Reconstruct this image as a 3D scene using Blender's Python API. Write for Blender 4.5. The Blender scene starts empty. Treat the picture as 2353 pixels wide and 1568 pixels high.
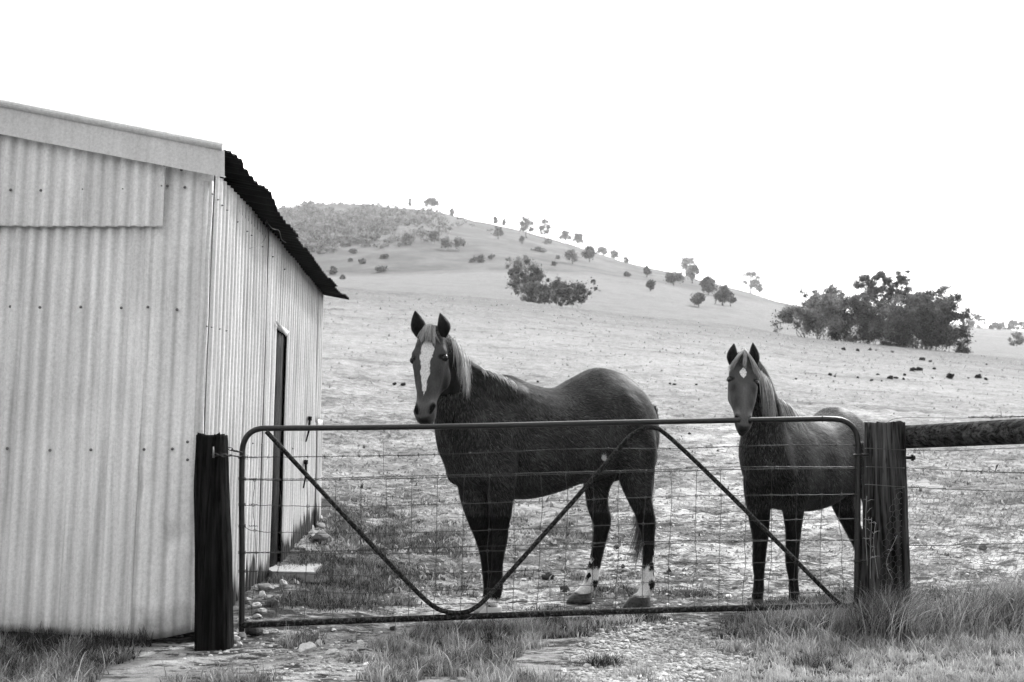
import bpy, math, random
import numpy as np
from mathutils import Vector, Matrix, noise
R = math.radians
rng = np.random.default_rng(7)
random.seed(7)
sc = bpy.context.scene
# ------------------------------------------------------------------ camera
F = 2288.0; CX = 1176.5; CY = 784.0; PITCH = R(7.5)      # lens in picture units, horizon below the middle
cam = bpy.data.cameras.new('camera'); camo = bpy.data.objects.new('camera', cam)
sc.collection.objects.link(camo); sc.camera = camo
camo.location = (0, 0, 0); camo.rotation_euler = (R(90) + PITCH, 0, 0)
cam.sensor_width = 36; cam.lens = 35.0; cam.clip_start = 0.1; cam.clip_end = 6000
cam.dof.use_dof = True; cam.dof.focus_distance = 6.1; cam.dof.aperture_fstop = 4.0
# ------------------------------------------------------------------ sky
w = bpy.data.worlds.new('World'); sc.world = w; w.use_nodes = True
nt = w.node_tree; N = nt.nodes; Lk = nt.links
for n in list(N): N.remove(n)
SUN_EL, SUN_AZ = R(43), R(38)       # azimuth measured from +Y towards +X: behind the paddock, to the right
sky = N.new('ShaderNodeTexSky'); sky.sky_type = 'NISHITA'; sky.sun_disc = False
sky.sun_elevation = SUN_EL; sky.sun_rotation = SUN_AZ
bw = N.new('ShaderNodeRGBToBW'); Lk.new(sky.outputs[0], bw.inputs[0])
tc = N.new('ShaderNodeTexCoord'); mp = N.new('ShaderNodeMapping'); mp.inputs['Scale'].default_value = (1.0, 1.0, 3.2)
Lk.new(tc.outputs['Generated'], mp.inputs[0])
nz = N.new('ShaderNodeTexNoise'); nz.inputs['Scale'].default_value = 2.2; nz.inputs['Detail'].default_value = 5
Lk.new(mp.outputs[0], nz.inputs['Vector'])
cr = N.new('ShaderNodeMapRange'); cr.inputs[1].default_value = .35; cr.inputs[2].default_value = .7
cr.inputs[3].default_value = 14.5; cr.inputs[4].default_value = 9.6
Lk.new(nz.outputs[0], cr.inputs[0])
mx = N.new('ShaderNodeMix'); mx.data_type = 'FLOAT'; mx.inputs[0].default_value = .86       # overcast deck over the clear sky
Lk.new(bw.outputs[0], mx.inputs[2]); Lk.new(cr.outputs[0], mx.inputs[3])
sx = N.new('ShaderNodeSeparateXYZ'); Lk.new(tc.outputs['Generated'], sx.inputs[0])     # bright side of the overcast lies beyond the hill
gy = N.new('ShaderNodeMapRange'); gy.interpolation_type = 'SMOOTHSTEP'; gy.inputs[1].default_value = -.45; gy.inputs[2].default_value = .65
gy.inputs[3].default_value = .38; gy.inputs[4].default_value = 1.35; Lk.new(sx.outputs[1], gy.inputs[0])
ml = N.new('ShaderNodeMath'); ml.operation = 'MULTIPLY'; Lk.new(mx.outputs[0], ml.inputs[0]); Lk.new(gy.outputs[0], ml.inputs[1])
bg = N.new('ShaderNodeBackground'); bg.inputs[1].default_value = .1
Lk.new(ml.outputs[0], bg.inputs[0])
wo = N.new('ShaderNodeOutputWorld'); Lk.new(bg.outputs[0], wo.inputs[0])
sl = bpy.data.lights.new('sun', 'SUN'); so = bpy.data.objects.new('sun', sl); sc.collection.objects.link(so)
sl.energy = 2.4; sl.angle = R(9); sl.color = (1, 1, 1)
sd = Vector((math.sin(SUN_AZ) * math.cos(SUN_EL), math.cos(SUN_AZ) * math.cos(SUN_EL), math.sin(SUN_EL)))
so.rotation_euler = sd.to_track_quat('Z', 'Y').to_euler(); so.location = (5, 5, 20)
sc.view_settings.view_transform = 'Standard'; sc.view_settings.look = 'None'
sc.view_settings.exposure = 1.4; sc.view_settings.gamma = 1; sc.view_settings.use_curve_mapping = False
# ------------------------------------------------------------------ helpers
def ray(px, py):
    u = (px - CX) / F; v = (CY - py) / F
    return np.array([u, math.cos(PITCH) - v * math.sin(PITCH), math.sin(PITCH) + v * math.cos(PITCH)])
def P(px, py, Y):
    """point measured on the photograph at forward distance Y (metres)"""
    d = ray(px, py); return d * (Y / d[1])
def proj(p):
    x, y, z = p; dep = y * math.cos(PITCH) + z * math.sin(PITCH); up = -y * math.sin(PITCH) + z * math.cos(PITCH)
    return CX + F * x / dep, CY - F * up / dep
def vproj(V):
    dep = V[:, 1] * math.cos(PITCH) + V[:, 2] * math.sin(PITCH); up = -V[:, 1] * math.sin(PITCH) + V[:, 2] * math.cos(PITCH)
    dep = np.where(dep < .05, .05, dep)
    return CX + F * V[:, 0] / dep, CY - F * up / dep
def tag(o, label=None, cat=None, group=None, kind=None):
    if label: o['label'] = label
    if cat: o['category'] = cat
    if group: o['group'] = group
    if kind: o['kind'] = kind
    return o
def link(name, me, mat=None, parent=None):
    o = bpy.data.objects.new(name, me); sc.collection.objects.link(o)
    if mat: me.materials.append(mat)
    if parent:
        o.parent = parent; o.matrix_parent_inverse = Matrix.Translation(-Vector(parent.location))
    return o
def empty(name, loc, label, cat, group=None):
    o = bpy.data.objects.new(name, None); sc.collection.objects.link(o); o.location = tuple(float(a) for a in loc)
    o.empty_display_size = .2
    return tag(o, label, cat, group)
def npmesh(name, V, Fc, smooth=True, col=None, attr='tone'):
    """V (n,3); Fc list of (m,k) int arrays (k = 3 or 4)"""
    if not isinstance(Fc, (list, tuple)): Fc = [Fc]
    Fc = [np.asarray(f) for f in Fc if len(f)]
    me = bpy.data.meshes.new(name); V = np.asarray(V, dtype=np.float32)
    me.vertices.add(len(V)); me.vertices.foreach_set('co', V.ravel())
    nl = sum(f.size for f in Fc); nf = sum(len(f) for f in Fc)
    me.loops.add(nl); me.polygons.add(nf)
    me.loops.foreach_set('vertex_index', np.concatenate([f.ravel() for f in Fc]).astype(np.int32))
    tot = np.concatenate([np.full(len(f), f.shape[1]) for f in Fc]); st = np.concatenate([[0], np.cumsum(tot)[:-1]])
    me.polygons.foreach_set('loop_start', st.astype(np.int32))
    try: me.polygons.foreach_set('loop_total', tot.astype(np.int32))
    except Exception: pass
    me.polygons.foreach_set('use_smooth', np.full(nf, smooth))
    me.update(calc_edges=True); me.validate()
    if col is not None and len(me.vertices) == len(col):
        at = me.attributes.new(attr, 'FLOAT', 'POINT'); at.data.foreach_set('value', np.asarray(col, dtype=np.float32))
    return me
def add_attr(me, name, val):
    at = me.attributes.new(name, 'FLOAT', 'POINT'); at.data.foreach_set('value', np.asarray(val, dtype=np.float32))
class MB:
    def __init__(s): s.v = []; s.q = []; s.t = []; s.c = []; s.n = 0
    def add(s, V, q=None, t=None, c=0.):
        V = np.asarray(V, dtype=float)
        if q is not None and len(q): s.q.append(np.asarray(q) + s.n)
        if t is not None and len(t): s.t.append(np.asarray(t) + s.n)
        s.v.append(V); s.c.append(np.full(len(V), c) if np.isscalar(c) else np.asarray(c)); s.n += len(V)
    def tube(s, pts, rad, seg=8, c=0., cap=True, flat=None):
        pts = np.asarray(pts, dtype=float); n = len(pts); rad = np.broadcast_to(np.asarray(rad, dtype=float), (n,))
        T = np.gradient(pts, axis=0); T /= np.linalg.norm(T, axis=1)[:, None] + 1e-9
        ref = np.array([0, 0, 1.]) if abs(T[0][2]) < .9 else np.array([1., 0, 0])
        A = np.cross(T, ref); bad = np.linalg.norm(A, axis=1) < 1e-3; A[bad] = [1, 0, 0]
        for i in range(n):
            a = A[i] if i == 0 else A[i - 1] - T[i] * np.dot(A[i - 1], T[i])
            A[i] = a / (np.linalg.norm(a) + 1e-9)
        B = np.cross(T, A); th = np.arange(seg) * 2 * math.pi / seg
        V = (pts[:, None] + rad[:, None, None] * (np.cos(th)[None, :, None] * A[:, None] + np.sin(th)[None, :, None] * B[:, None])).reshape(-1, 3)
        i = np.arange(n - 1)[:, None] * seg; j = np.arange(seg)[None, :]; j2 = (j + 1) % seg
        q = np.stack([i + j, i + j2, i + seg + j2, i + seg + j], -1).reshape(-1, 4)
        tt = None
        if cap:
            V = np.vstack([V, pts[:1], pts[-1:]]); a = n * seg
            t1 = np.stack([np.full(seg, a), j2[0], j[0]], -1); t2 = np.stack([np.full(seg, a + 1), (n - 1) * seg + j[0], (n - 1) * seg + j2[0]], -1)
            tt = np.vstack([t1, t2])
        s.add(V, q, tt, c if np.isscalar(c) else np.concatenate([np.repeat(c, seg), [c[0], c[-1]]]) if cap else c)
    def box(s, c, size, rot=None, c_=0.):
        h = np.array(size) / 2; V = np.array([[x, y, z] for x in (-1, 1) for y in (-1, 1) for z in (-1, 1)]) * h
        if rot is not None: V = V @ np.array(rot).T
        s.add(V + np.array(c), [[0, 1, 3, 2], [4, 6, 7, 5], [0, 4, 5, 1], [2, 3, 7, 6], [0, 2, 6, 4], [1, 5, 7, 3]], c=c_)
    def ring(s, c, r, t, ax=(1, 0, 0), ay=(0, 0, 1), seg=10, c_=0.):
        th = np.linspace(0, 2 * math.pi, seg + 1); ax = np.array(ax, float); ay = np.array(ay, float)
        s.tube(np.array(c) + r * (np.cos(th)[:, None] * ax + np.sin(th)[:, None] * ay), t, 4, c_, cap=False)
    def build(s, name, mat=None, parent=None, smooth=True):
        me = npmesh(name, np.vstack(s.v), ([np.vstack(s.q)] if s.q else []) + ([np.vstack(s.t)] if s.t else []), smooth, np.concatenate(s.c))
        return link(name, me, mat, parent)
def spline(pts, n):
    """Catmull-Rom through pts (k,d) -> (n,d)"""
    p = np.asarray(pts, dtype=float); k = len(p)
    pp = np.vstack([2 * p[0] - p[1], p, 2 * p[-1] - p[-2]]); t = np.linspace(0, k - 1 - 1e-9, n); i = t.astype(int); f = (t - i)[:, None]
    a, b, c, d = pp[i], pp[i + 1], pp[i + 2], pp[i + 3]
    return .5 * (2 * b + (c - a) * f + (2 * a - 5 * b + 4 * c - d) * f ** 2 + (3 * b - a - 3 * c + d) * f ** 3)
# ------------------------------------------------------------------ materials
class Mat:
    def __init__(s, name, rough=.8, spec=.3, metal=0.):
        m = s.m = bpy.data.materials.new(name); m.use_nodes = True; s.nt = m.node_tree; s.N = s.nt.nodes; s.L = s.nt.links
        s.b = s.N['Principled BSDF']; s.b.inputs['Roughness'].default_value = rough; s.b.inputs['Metallic'].default_value = metal
        s.b.inputs['Specular IOR Level'].default_value = spec
        s.tc = s.N.new('ShaderNodeTexCoord').outputs['Object']
    def map(s, sc_=(1, 1, 1), rot=(0, 0, 0), src=None):
        n = s.N.new('ShaderNodeMapping'); n.inputs['Scale'].default_value = sc_; n.inputs['Rotation'].default_value = rot
        s.L.new(src or s.tc, n.inputs[0]); return n.outputs[0]
    def noise(s, scale, det=4, rough=.55, vec=None, dist=0.):
        n = s.N.new('ShaderNodeTexNoise'); n.inputs['Scale'].default_value = scale; n.inputs['Detail'].default_value = det
        n.inputs['Roughness'].default_value = rough; n.inputs['Distortion'].default_value = dist; s.L.new(vec or s.tc, n.inputs['Vector']); return n.outputs[0]
    def vor(s, scale, vec=None, feat='F1'):
        n = s.N.new('ShaderNodeTexVoronoi'); n.feature = feat; n.inputs['Scale'].default_value = scale; s.L.new(vec or s.tc, n.inputs['Vector']); return n.outputs[0]
    def rng(s, x, a, b, c, d, smooth=False):
        n = s.N.new('ShaderNodeMapRange'); n.clamp = True
        if smooth: n.interpolation_type = 'SMOOTHSTEP'
        for i, v in enumerate((a, b, c, d)): n.inputs[i + 1].default_value = v
        s.L.new(x, n.inputs[0]); return n.outputs[0]
    def math(s, op, a, b=None):
        n = s.N.new('ShaderNodeMath'); n.operation = op
        for i, v in enumerate((a, b)):
            if v is None: continue
            if isinstance(v, (int, float)): n.inputs[i].default_value = v
            else: s.L.new(v, n.inputs[i])
        return n.outputs[0]
    def mix(s, f, a, b):
        n = s.N.new('ShaderNodeMix'); n.data_type = 'FLOAT'
        for i, v in ((0, f), (2, a), (3, b)):
            if isinstance(v, (int, float)): n.inputs[i].default_value = v
            else: s.L.new(v, n.inputs[i])
        return n.outputs[0]
    def attr(s, name):
        n = s.N.new('ShaderNodeAttribute'); n.attribute_name = name; return n.outputs['Fac']
    def sep(s, src=None):
        n = s.N.new('ShaderNodeSeparateXYZ'); s.L.new(src or s.tc, n.inputs[0]); return n.outputs
    def color(s, v):
        if isinstance(v, (int, float)): s.b.inputs['Base Color'].default_value = (v, v, v, 1)
        else: s.L.new(v, s.b.inputs['Base Color'])
        return s
    def rough(s, v): s.L.new(v, s.b.inputs['Roughness']); return s
    def bump(s, h, strength=.5, dist=.01):
        n = s.N.new('ShaderNodeBump'); n.inputs['Strength'].default_value = strength; n.inputs['Distance'].default_value = dist
        s.L.new(h, n.inputs['Height']); s.L.new(n.outputs[0], s.b.inputs['Normal']); return s
def leafmat(name, lo, hi, transl=.25):
    M = Mat(name, .7, .25); t = M.attr('tone'); M.color(M.rng(t, 0, 1, lo, hi))
    tr = M.N.new('ShaderNodeBsdfTranslucent'); M.L.new(M.rng(t, 0, 1, lo * 1.2, hi * 1.4), tr.inputs[0])
    ms = M.N.new('ShaderNodeMixShader'); ms.inputs[0].default_value = transl
    M.L.new(M.b.outputs[0], ms.inputs[1]); M.L.new(tr.outputs[0], ms.inputs[2]); M.L.new(ms.outputs[0], M.N['Material Output'].inputs[0])
    return M.m
# ------------------------------------------------------------------ terrain
def tanel(y): return math.tan(PITCH + math.atan((CY - y) / F))
def tab(px, xs, ys): return np.interp(px, xs, [tanel(y) for y in ys])
CREST = ([0, 760, 1180, 1350, 1700, 1850, 2225, 2353, 3000], [655, 660, 690, 712, 748, 776, 812, 824, 880])
BAND = ([0, 640, 1100, 1350, 1500, 1700, 1850, 2100, 2225, 2353, 3000], [650, 640, 625, 632, 652, 690, 716, 752, 778, 792, 830])
SKYL = ([0, 600, 720, 860, 980, 1040, 1120, 1180, 1300, 1400, 1500, 1560, 1700, 1800, 1850, 2000, 2225, 2353, 3000],
        [520, 474, 466, 471, 478, 495, 511, 523, 559, 593, 620, 631, 665, 696, 706, 732, 751, 760, 800])
def fbm(x, y, s, seed=0.):
    return np.array([noise.fractal(Vector((a * s + seed, b * s - seed, seed)), 1.0, 2.0, 3) for a, b in zip(np.ravel(x), np.ravel(y))]).reshape(np.shape(x))
def H0(X, Y):
    """smooth ground height at world X, Y (camera at 0,0,0)"""
    X = np.atleast_1d(np.asarray(X, float)); Y = np.atleast_1d(np.asarray(Y, float))
    r = np.hypot(X, Y); phi = np.arctan2(X, Y); ph = np.clip(phi, -R(38), R(38))
    q = np.where(np.abs(phi) < R(38), Y, r * math.cos(R(38)))
    px = CX + F * np.tan(ph)
    left = np.clip((900 - px) / 200, 0, 1)
    near = np.interp(q, [0, 5.0, 5.7, 6.4, 6.9, 7.7, 9.1, 13], [-.95, -.95, -.93, -.90, -.885, -.80, -.58, 0.])
    nearl = np.interp(q, [0, 5.0, 5.7, 6.4, 6.9, 7.7, 9.1, 13], [-.95, -.95, -.94, -.84, -.77, -.69, -.42, .1])
    z = near * (1 - left) + nearl * left
    c = tab(px, *CREST); b = tab(px, *BAND); s = tab(px, *SKYL)
    z13 = .1 * left
    zc = c * 65
    z = np.where(q > 13, z13 + (zc - z13) * (q - 13) / 52, z)
    t = np.log(np.maximum(q, 1) / 65)
    def seg(q0, e0, q1, e1, z):
        f = np.clip((np.log(np.maximum(q, 1)) - math.log(q0)) / (math.log(q1) - math.log(q0)), 0, 1)
        return np.where((q > q0) & (q <= q1), (e0 + (e1 - e0) * f) * q, z)
    z = seg(65, c, 85, c - .006, z); z = seg(85, c - .006, 115, c - .001, z); z = seg(115, c - .001, 220, b, z)
    z = seg(220, b, 300, b + (s - b) * .5, z); z = seg(300, b + (s - b) * .5, 480, s, z)
    z = np.where(q > 480, s * 480 * np.exp(-(q - 480) / 700), z)
    fade = np.interp(np.abs(phi), [R(38), R(70), R(130)], [1, .8, .1])
    return -.95 + (z + .95) * np.where(q > 5.7, fade, 1.)
def H(X, Y): return float(H0([X], [Y])[0])
def ground_hit(px, py, y0=4.0, y1=700):
    """first ground point seen at picture position, searching outward from distance y0"""
    Ys = np.geomspace(y0, y1, 900); d = ray(px, py); X = d[0] / d[1] * Ys; zr = d[2] / d[1] * Ys
    g = H0(X, Ys) - zr; i = np.argmax(g > 0)
    if not (g > 0).any(): i = int(np.argmin(np.abs(g / Ys)[1:])) + 1
    return np.array([X[i], Ys[i], H(X[i], Ys[i])])
# picture-measured cover maps of the ground: (x, y, rx, ry, weight)
GRASS = [(1040, 1500, 200, 58, 1), (1250, 1445, 210, 26, .9), (900, 1550, 90, 30, .8), (1150, 1570, 170, 26, .6), (1450, 1420, 120, 22, .5),
         (2030, 1500, 330, 80, 1), (1760, 1560, 130, 40, .9), (1790, 1440, 110, 36, .9), (2100, 1420, 330, 60, 1), (2300, 1520, 300, 120, 1), (1500, 1568, 90, 16, .3),
         (80, 1500, 190, 50, 1), (60, 1560, 190, 45, .9), (280, 1478, 50, 16, .5), (480, 1568, 200, 16, .55), (690, 1480, 50, 14, .8), (820, 1518, 40, 12, .5),
         (800, 1330, 190, 70, .9), (900, 1250, 170, 60, .75), (760, 1385, 140, 30, .8), (820, 1180, 180, 50, .6), (1050, 1330, 60, 40, .35),
         (1400, 1350, 110, 30, .5), (1580, 1370, 120, 20, .4), (1300, 1220, 110, 50, .35), (620, 1200, 140, 60, .5)]
DIRT = [(760, 1500, 170, 60, 1), (600, 1530, 160, 50, .8), (420, 1505, 120, 30, .7), (950, 1440, 160, 35, .8), (1230, 1400, 220, 60, .9), (1050, 1400, 160, 30, .8),
        (1500, 1500, 190, 70, 1), (1400, 1568, 180, 40, 1), (1620, 1300, 420, 90, 1), (1750, 1200, 330, 110, .9), (1900, 1350, 300, 50, .9), (1640, 1080, 90, 90, .9), (2200, 1280, 300, 90, .8), (1650, 1000, 90, 40, .8), (1950, 960, 200, 30, .35), (1560, 1420, 140, 30, .8)]
def cover(lst, px, py):
    v = np.zeros(np.shape(px))
    for x, y, rx, ry, wt in lst:
        d = np.sqrt(((px - x) / rx) ** 2 + ((py - y) / ry) ** 2); v = np.maximum(v, wt * np.clip(1.5 - d * 1.1, 0, 1))
    return v
def masks(V):
    px, py = vproj(V); n = fbm(V[:, 0], V[:, 1], 3.0, 4.2) * .55
    g = cover(GRASS, px, py); d = cover(DIRT, px, py)
    far = V[:, 1] < .5
    g = np.where(far, .7, np.clip(g + n * (g > .02), 0, 1)); d = np.where(far, .1, np.clip(d + n * .6 * (d > .02), 0, 1))
    return g, d, px, py
phis = np.concatenate([np.linspace(-180, -32, 60)[:-1], np.linspace(-32, 32, 430), np.linspace(32, 180, 60)[1:]]); phis = np.radians(phis)
rs = np.concatenate([[.4, 1, 2, 3], np.geomspace(3.6, 66, 430), np.geomspace(67, 480, 150), np.geomspace(485, 2500, 24)])
PH, RR = np.meshgrid(phis, rs); GX = RR * np.sin(PH); GY = RR * np.cos(PH); GZ = H0(GX.ravel(), GY.ravel()).reshape(GX.shape)
small = np.zeros_like(GX); mm = (np.abs(PH) < R(33))
f1 = fbm(GX[mm], GY[mm], 1.3, 1.) ; f2 = fbm(GX[mm], GY[mm], 5.5, 8.); amp = np.interp(RR[mm], [3, 6, 10, 30, 65, 200, 480, 600], [.012, .022, .05, .07, .10, .5, 1.6, 2.0])
f3 = fbm(GX[mm], GY[mm], .03, 3.)
small[mm] = amp * np.where(RR[mm] < 66, f1 * .5 + f2 * .55, f1 * .15 + f3 * 1.1)
GZ = GZ + small
V = np.stack([GX.ravel(), GY.ravel(), GZ.ravel()], 1); nr, nc = GX.shape
i = np.arange(nr - 1)[:, None] * nc; j = np.arange(nc - 1)[None, :]
q = np.stack([i + j, i + j + 1, i + nc + j + 1, i + nc + j], -1).reshape(-1, 4)
gme = npmesh('ground', V, q)
gm_, dm_, gpx, gpy = masks(V)
add_attr(gme, 'grass', gm_); add_attr(gme, 'dirt', dm_)
dist = np.hypot(V[:, 0], V[:, 1])
add_attr(gme, 'range', dist)
M = Mat('ground_soil', .95, .12)
g = M.attr('grass'); d = M.attr('dirt'); rg = M.attr('range')
flatv = M.map((1, 1, .2))
n1 = M.noise(3.0, 6, .6); n2 = M.noise(22, 6, .75); n3 = M.noise(90, 3, .7); nb = M.noise(.35, 5, .6, dist=.5); nm = M.noise(.06, 5, .6, dist=.8)
stk = M.noise(1.0, 5, .7, M.map((.22, .95, 1), (0, 0, R(8))), .6)
turf = M.math('ADD', M.noise(1.7, 5, .68, None, .8), M.math('MULTIPLY', M.noise(13, 4, .7), .38))
pasture = M.math('ADD', M.math('MULTIPLY', M.rng(n2, .3, .72, .25, .44), M.rng(n1, .3, .62, .78, 1.06)), M.rng(nb, .4, .6, -.03, .03))
stk2 = M.noise(1.0, 5, .72, M.map((1.1, 3.4, 1), (0, 0, R(-4))), .5)
pasture = M.math('MULTIPLY', pasture, M.math('MULTIPLY', M.rng(stk, .56, .70, 1., .45), M.rng(stk2, .60, .70, 1., .22)))
pasture = M.math('MULTIPLY', pasture, M.rng(rg, 10, 62, 1.08, .44))
soil = M.math('MULTIPLY', M.rng(n3, .3, .7, .36, .66), M.rng(n1, .35, .6, .8, 1.1))
st = M.rng(M.vor(26, M.map((1, 1, .1))), .16, .42, 1., 0.)             # loose pebbles
pale = M.mix(M.math('MULTIPLY', st, M.rng(n1, .42, .6, .0, .6)), soil, .52)
dark = M.rng(n2, .35, .65, .018, .07)                                  # darker soil under thick grass
c1 = M.mix(M.rng(d, .2, .7, 0, 1, True), pasture, pale)
tm = M.math('MULTIPLY', M.rng(turf, .60, .76, 0, 1), M.math('MULTIPLY', M.rng(rg, 6.2, 30, .95, .0), M.rng(rg, 5.6, 6.4, .25, 1.)))
c1 = M.mix(tm, c1, M.rng(n2, .3, .7, .02, .13))
shadow_specks = M.rng(M.math('ADD', M.noise(7.5, 6, .75, M.map((.7, 1.5, 1))), M.math('MULTIPLY', M.noise(1.1, 3), .35)), .66, .76, 0, 1)
c1 = M.mix(M.math('MULTIPLY', shadow_specks, M.rng(rg, 7, 30, .95, .2)), c1, .022)  # shadow gaps in the ground put into the colour as dark flecks
c2 = M.mix(M.rng(g, .28, .62, 0, 1, True), c1, dark)
hill = M.math('MULTIPLY', M.rng(nm, .38, .62, .045, .10), M.rng(nb, .35, .65, .86, 1.1))
hm = M.attr('hill')
c3 = M.mix(hm, c2, hill)
M.color(c3)
hgt = M.math('ADD', M.math('MULTIPLY', n2, .9), M.math('MULTIPLY', n3, .35))
hgt = M.math('ADD', hgt, M.math('MULTIPLY', st, M.math('MULTIPLY', d, .6)))
M.bump(hgt, 1., .05)
bandy = np.interp(gpx, BAND[0], BAND[1])
hillm = np.clip((bandy + 2 - gpy) / 10, 0, 1) * (dist > 150) * (gpx < 2000)
add_attr(gme, 'hill', hillm)
tag(link('ground', gme, M.m), kind='structure')
def HR(X, Y):
    """heights of the built ground (with its small bumps) by nearest grid cell"""
    X = np.asarray(X, float); Y = np.asarray(Y, float); r = np.hypot(X, Y); p = np.arctan2(X, Y)
    fi = np.interp(r, rs, np.arange(nr)); fj = np.interp(p, phis, np.arange(nc)); i0 = np.clip(fi.astype(int), 0, nr - 2); j0 = np.clip(fj.astype(int), 0, nc - 2)
    a = fi - i0; b = fj - j0
    return (GZ[i0, j0] * (1 - a) * (1 - b) + GZ[i0 + 1, j0] * a * (1 - b) + GZ[i0, j0 + 1] * (1 - a) * b + GZ[i0 + 1, j0 + 1] * a * b)
# ------------------------------------------------------------------ materials for built things
def zinc(name, tone, streak=.3, stain=False, grime_shade=False):
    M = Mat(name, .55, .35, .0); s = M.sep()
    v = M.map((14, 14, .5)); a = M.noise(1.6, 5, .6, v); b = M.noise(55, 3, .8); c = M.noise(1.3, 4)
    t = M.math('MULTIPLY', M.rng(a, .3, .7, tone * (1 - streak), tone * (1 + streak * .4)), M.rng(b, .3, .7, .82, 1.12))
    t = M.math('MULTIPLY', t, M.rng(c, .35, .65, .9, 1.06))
    if grime_shade: ft = M.attr('foot'); t = M.math('MULTIPLY', t, M.rng(M.math('ADD', ft, M.math('MULTIPLY', M.noise(9, 5, .7), .25)), .13, .34, .38, 1.)); r3 = M.rng(M.noise(1.6, 4, .65, M.map((5, 5, .22))), .58, .70, 0, .30); t = M.math('MULTIPLY', t, M.math('SUBTRACT', 1., r3))
    if grime_shade: shd = M.attr('valley_shade'); t = M.math('MULTIPLY', t, M.mix(M.math('MULTIPLY', shd, M.rng(M.noise(3, 4, .6, M.map((3, 3, .5))), .3, .7, .25, 1.)), 1., .64))  # shade of the corrugations put into the colour along their hollows
    if stain:      # damp dirty foot of the sheets, climbing in tongues
        g = M.attr('foot'); lim = M.rng(M.noise(5, 4, .7, M.map((2, 2, .12))), .35, .7, .02, .30)
        f = M.rng(M.math('SUBTRACT', g, lim), -.02, .05, 1, 0)
        t = M.mix(f, t, .02)
        r2 = M.rng(M.noise(2.2, 4, .65, M.map((6, 6, .25))), .54, .68, 0, .75)
        t = M.mix(r2, t, tone * .42)
    M.color(t); M.bump(M.math('ADD', b, a), .15, .004)
    M.rough(M.rng(b, .3, .7, .45, .68)); return M.m
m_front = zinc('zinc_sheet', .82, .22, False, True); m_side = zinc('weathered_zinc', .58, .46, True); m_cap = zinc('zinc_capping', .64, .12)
M = Mat('rusted_roof_sheet', .8, .1); M.color(M.rng(M.noise(6, 5), .3, .7, .004, .014)); m_roof = M.m
M = Mat('dark_pipe', .32, .45); n = M.noise(60, 4, .7); M.color(M.rng(n, .35, .75, .003, .014)); M.bump(n, .3, .002); M.rough(M.rng(n, .3, .7, .25, .55)); m_pipe = M.m
M = Mat('rusty_pipe', .75, .15); n = M.noise(70, 5, .75); M.color(M.rng(n, .48, .72, .003, .10)); M.bump(n, .4, .002); m_rust = M.m
M = Mat('wire_steel', .5, .5, .3); M.color(M.rng(M.noise(9, 3), .35, .65, .010, .05)); m_wire = M.m
M = Mat('dark_wire', .6, .4); M.color(.008); m_dwire = M.m
M = Mat('netting_wire', .5, .5, .2); M.color(M.rng(M.noise(5, 3), .35, .65, .03, .16)); m_net = M.m
M = Mat('screw_zinc', .5, .5, .3); M.color(.14); m_screw = M.m
def wood(name, lo, hi, vert=True, f=34):
    M = Mat(name, .95, .06); v = M.map((f, f, f * .045) if vert else (f * .045, f, f))
    a = M.noise(1.0, 6, .7, v, .6); b = M.noise(3.2, 4, .6, v); c = M.noise(2.5, 3)
    t = M.math('MULTIPLY', M.rng(a, .38, .68, lo, hi), M.rng(c, .35, .65, .7, 1.25)); cr = M.rng(b, .56, .66, 0, 1)
    M.color(M.mix(cr, t, lo * .35)); M.bump(M.math('SUBTRACT', a, M.math('MULTIPLY', cr, .5)), 1., .02); return M.m
m_postL = wood('weathered_dark_wood', .001, .018); m_postR = wood('split_grey_wood', .002, .12, True, 26)
m_log = wood('log_wood', .003, .11, False, 30); m_plank = wood('plank_wood', .02, .06, True, 40)
M = Mat('shed_dark', .95, .05); M.color(.004); m_black = M.m
# ------------------------------------------------------------------ shed
XW = -1.76; YF = 5.70
def PXw(px, py, X):
    d = ray(px, py); return d * (X / d[0])
shed = empty('shed', (XW, YF, -1.0), 'corrugated iron shed with a narrow doorway, filling the left side', 'shed')
def corr(u, pitch=.076, a=.0085):
    c = np.cos(2 * math.pi * u / pitch); return a * np.sign(c) * np.abs(c) ** .8
LAP0 = P(21, 900, YF)[0]; LAP1 = P(338, 900, YF)[0]
def front_sheet(x0, x1, zb, zt, yoff, amp, seed=0, step=.0063, flare=None):
    xs = np.arange(x0, x1 + step / 2, step); nz_ = 60; X = np.repeat(xs[:, None], nz_, 1); f = np.linspace(0, 1, nz_)[None, :]
    zb_ = np.interp(xs, *zb)[:, None]; zt_ = np.interp(xs, *zt)[:, None]; Z = zb_ + (zt_ - zb_) * f
    Y = yoff - corr(X, a=amp) * (1 - 0 * f) + .004 * fbm(X * 1., Z * .7, 1.1, seed)
    if flare is not None: Y = Y - flare(X, Z)
    Y = Y - .006 * (X < LAP0) - .005 * ((X > LAP1) & (X < LAP1 + .03)); V = np.stack([X.ravel(), Y.ravel(), Z.ravel()], 1); a = np.arange(len(xs) - 1)[:, None] * nz_; b = np.arange(nz_ - 1)[None, :]
    return V, np.stack([a + b, a + nz_ + b, a + nz_ + b + 1, a + b + 1], -1).reshape(-1, 4)
def solid(o, t=.0015):
    m = o.modifiers.new('thickness', 'SOLIDIFY'); m.thickness = t; m.offset = 0; return o
def fz(px, py): p = P(px, py, YF - .02); return p[0], p[2]
capb = [fz(-400, 231), fz(0, 307), fz(515, 408)]
ztop = ([p[0] for p in capb], [p[1] + .03 for p in capb])
bl = [fz(-400, 1470), fz(0, 1452), fz(300, 1468), fz(316, 1474), fz(380, 1466), fz(445, 1452)]
zbot = ([p[0] for p in bl], [p[1] for p in bl])
xs1 = fz(313, 1200)[0]
V, q = front_sheet(-3.9, xs1 + .03, zbot, ztop, YF, .0115, 1)
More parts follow.
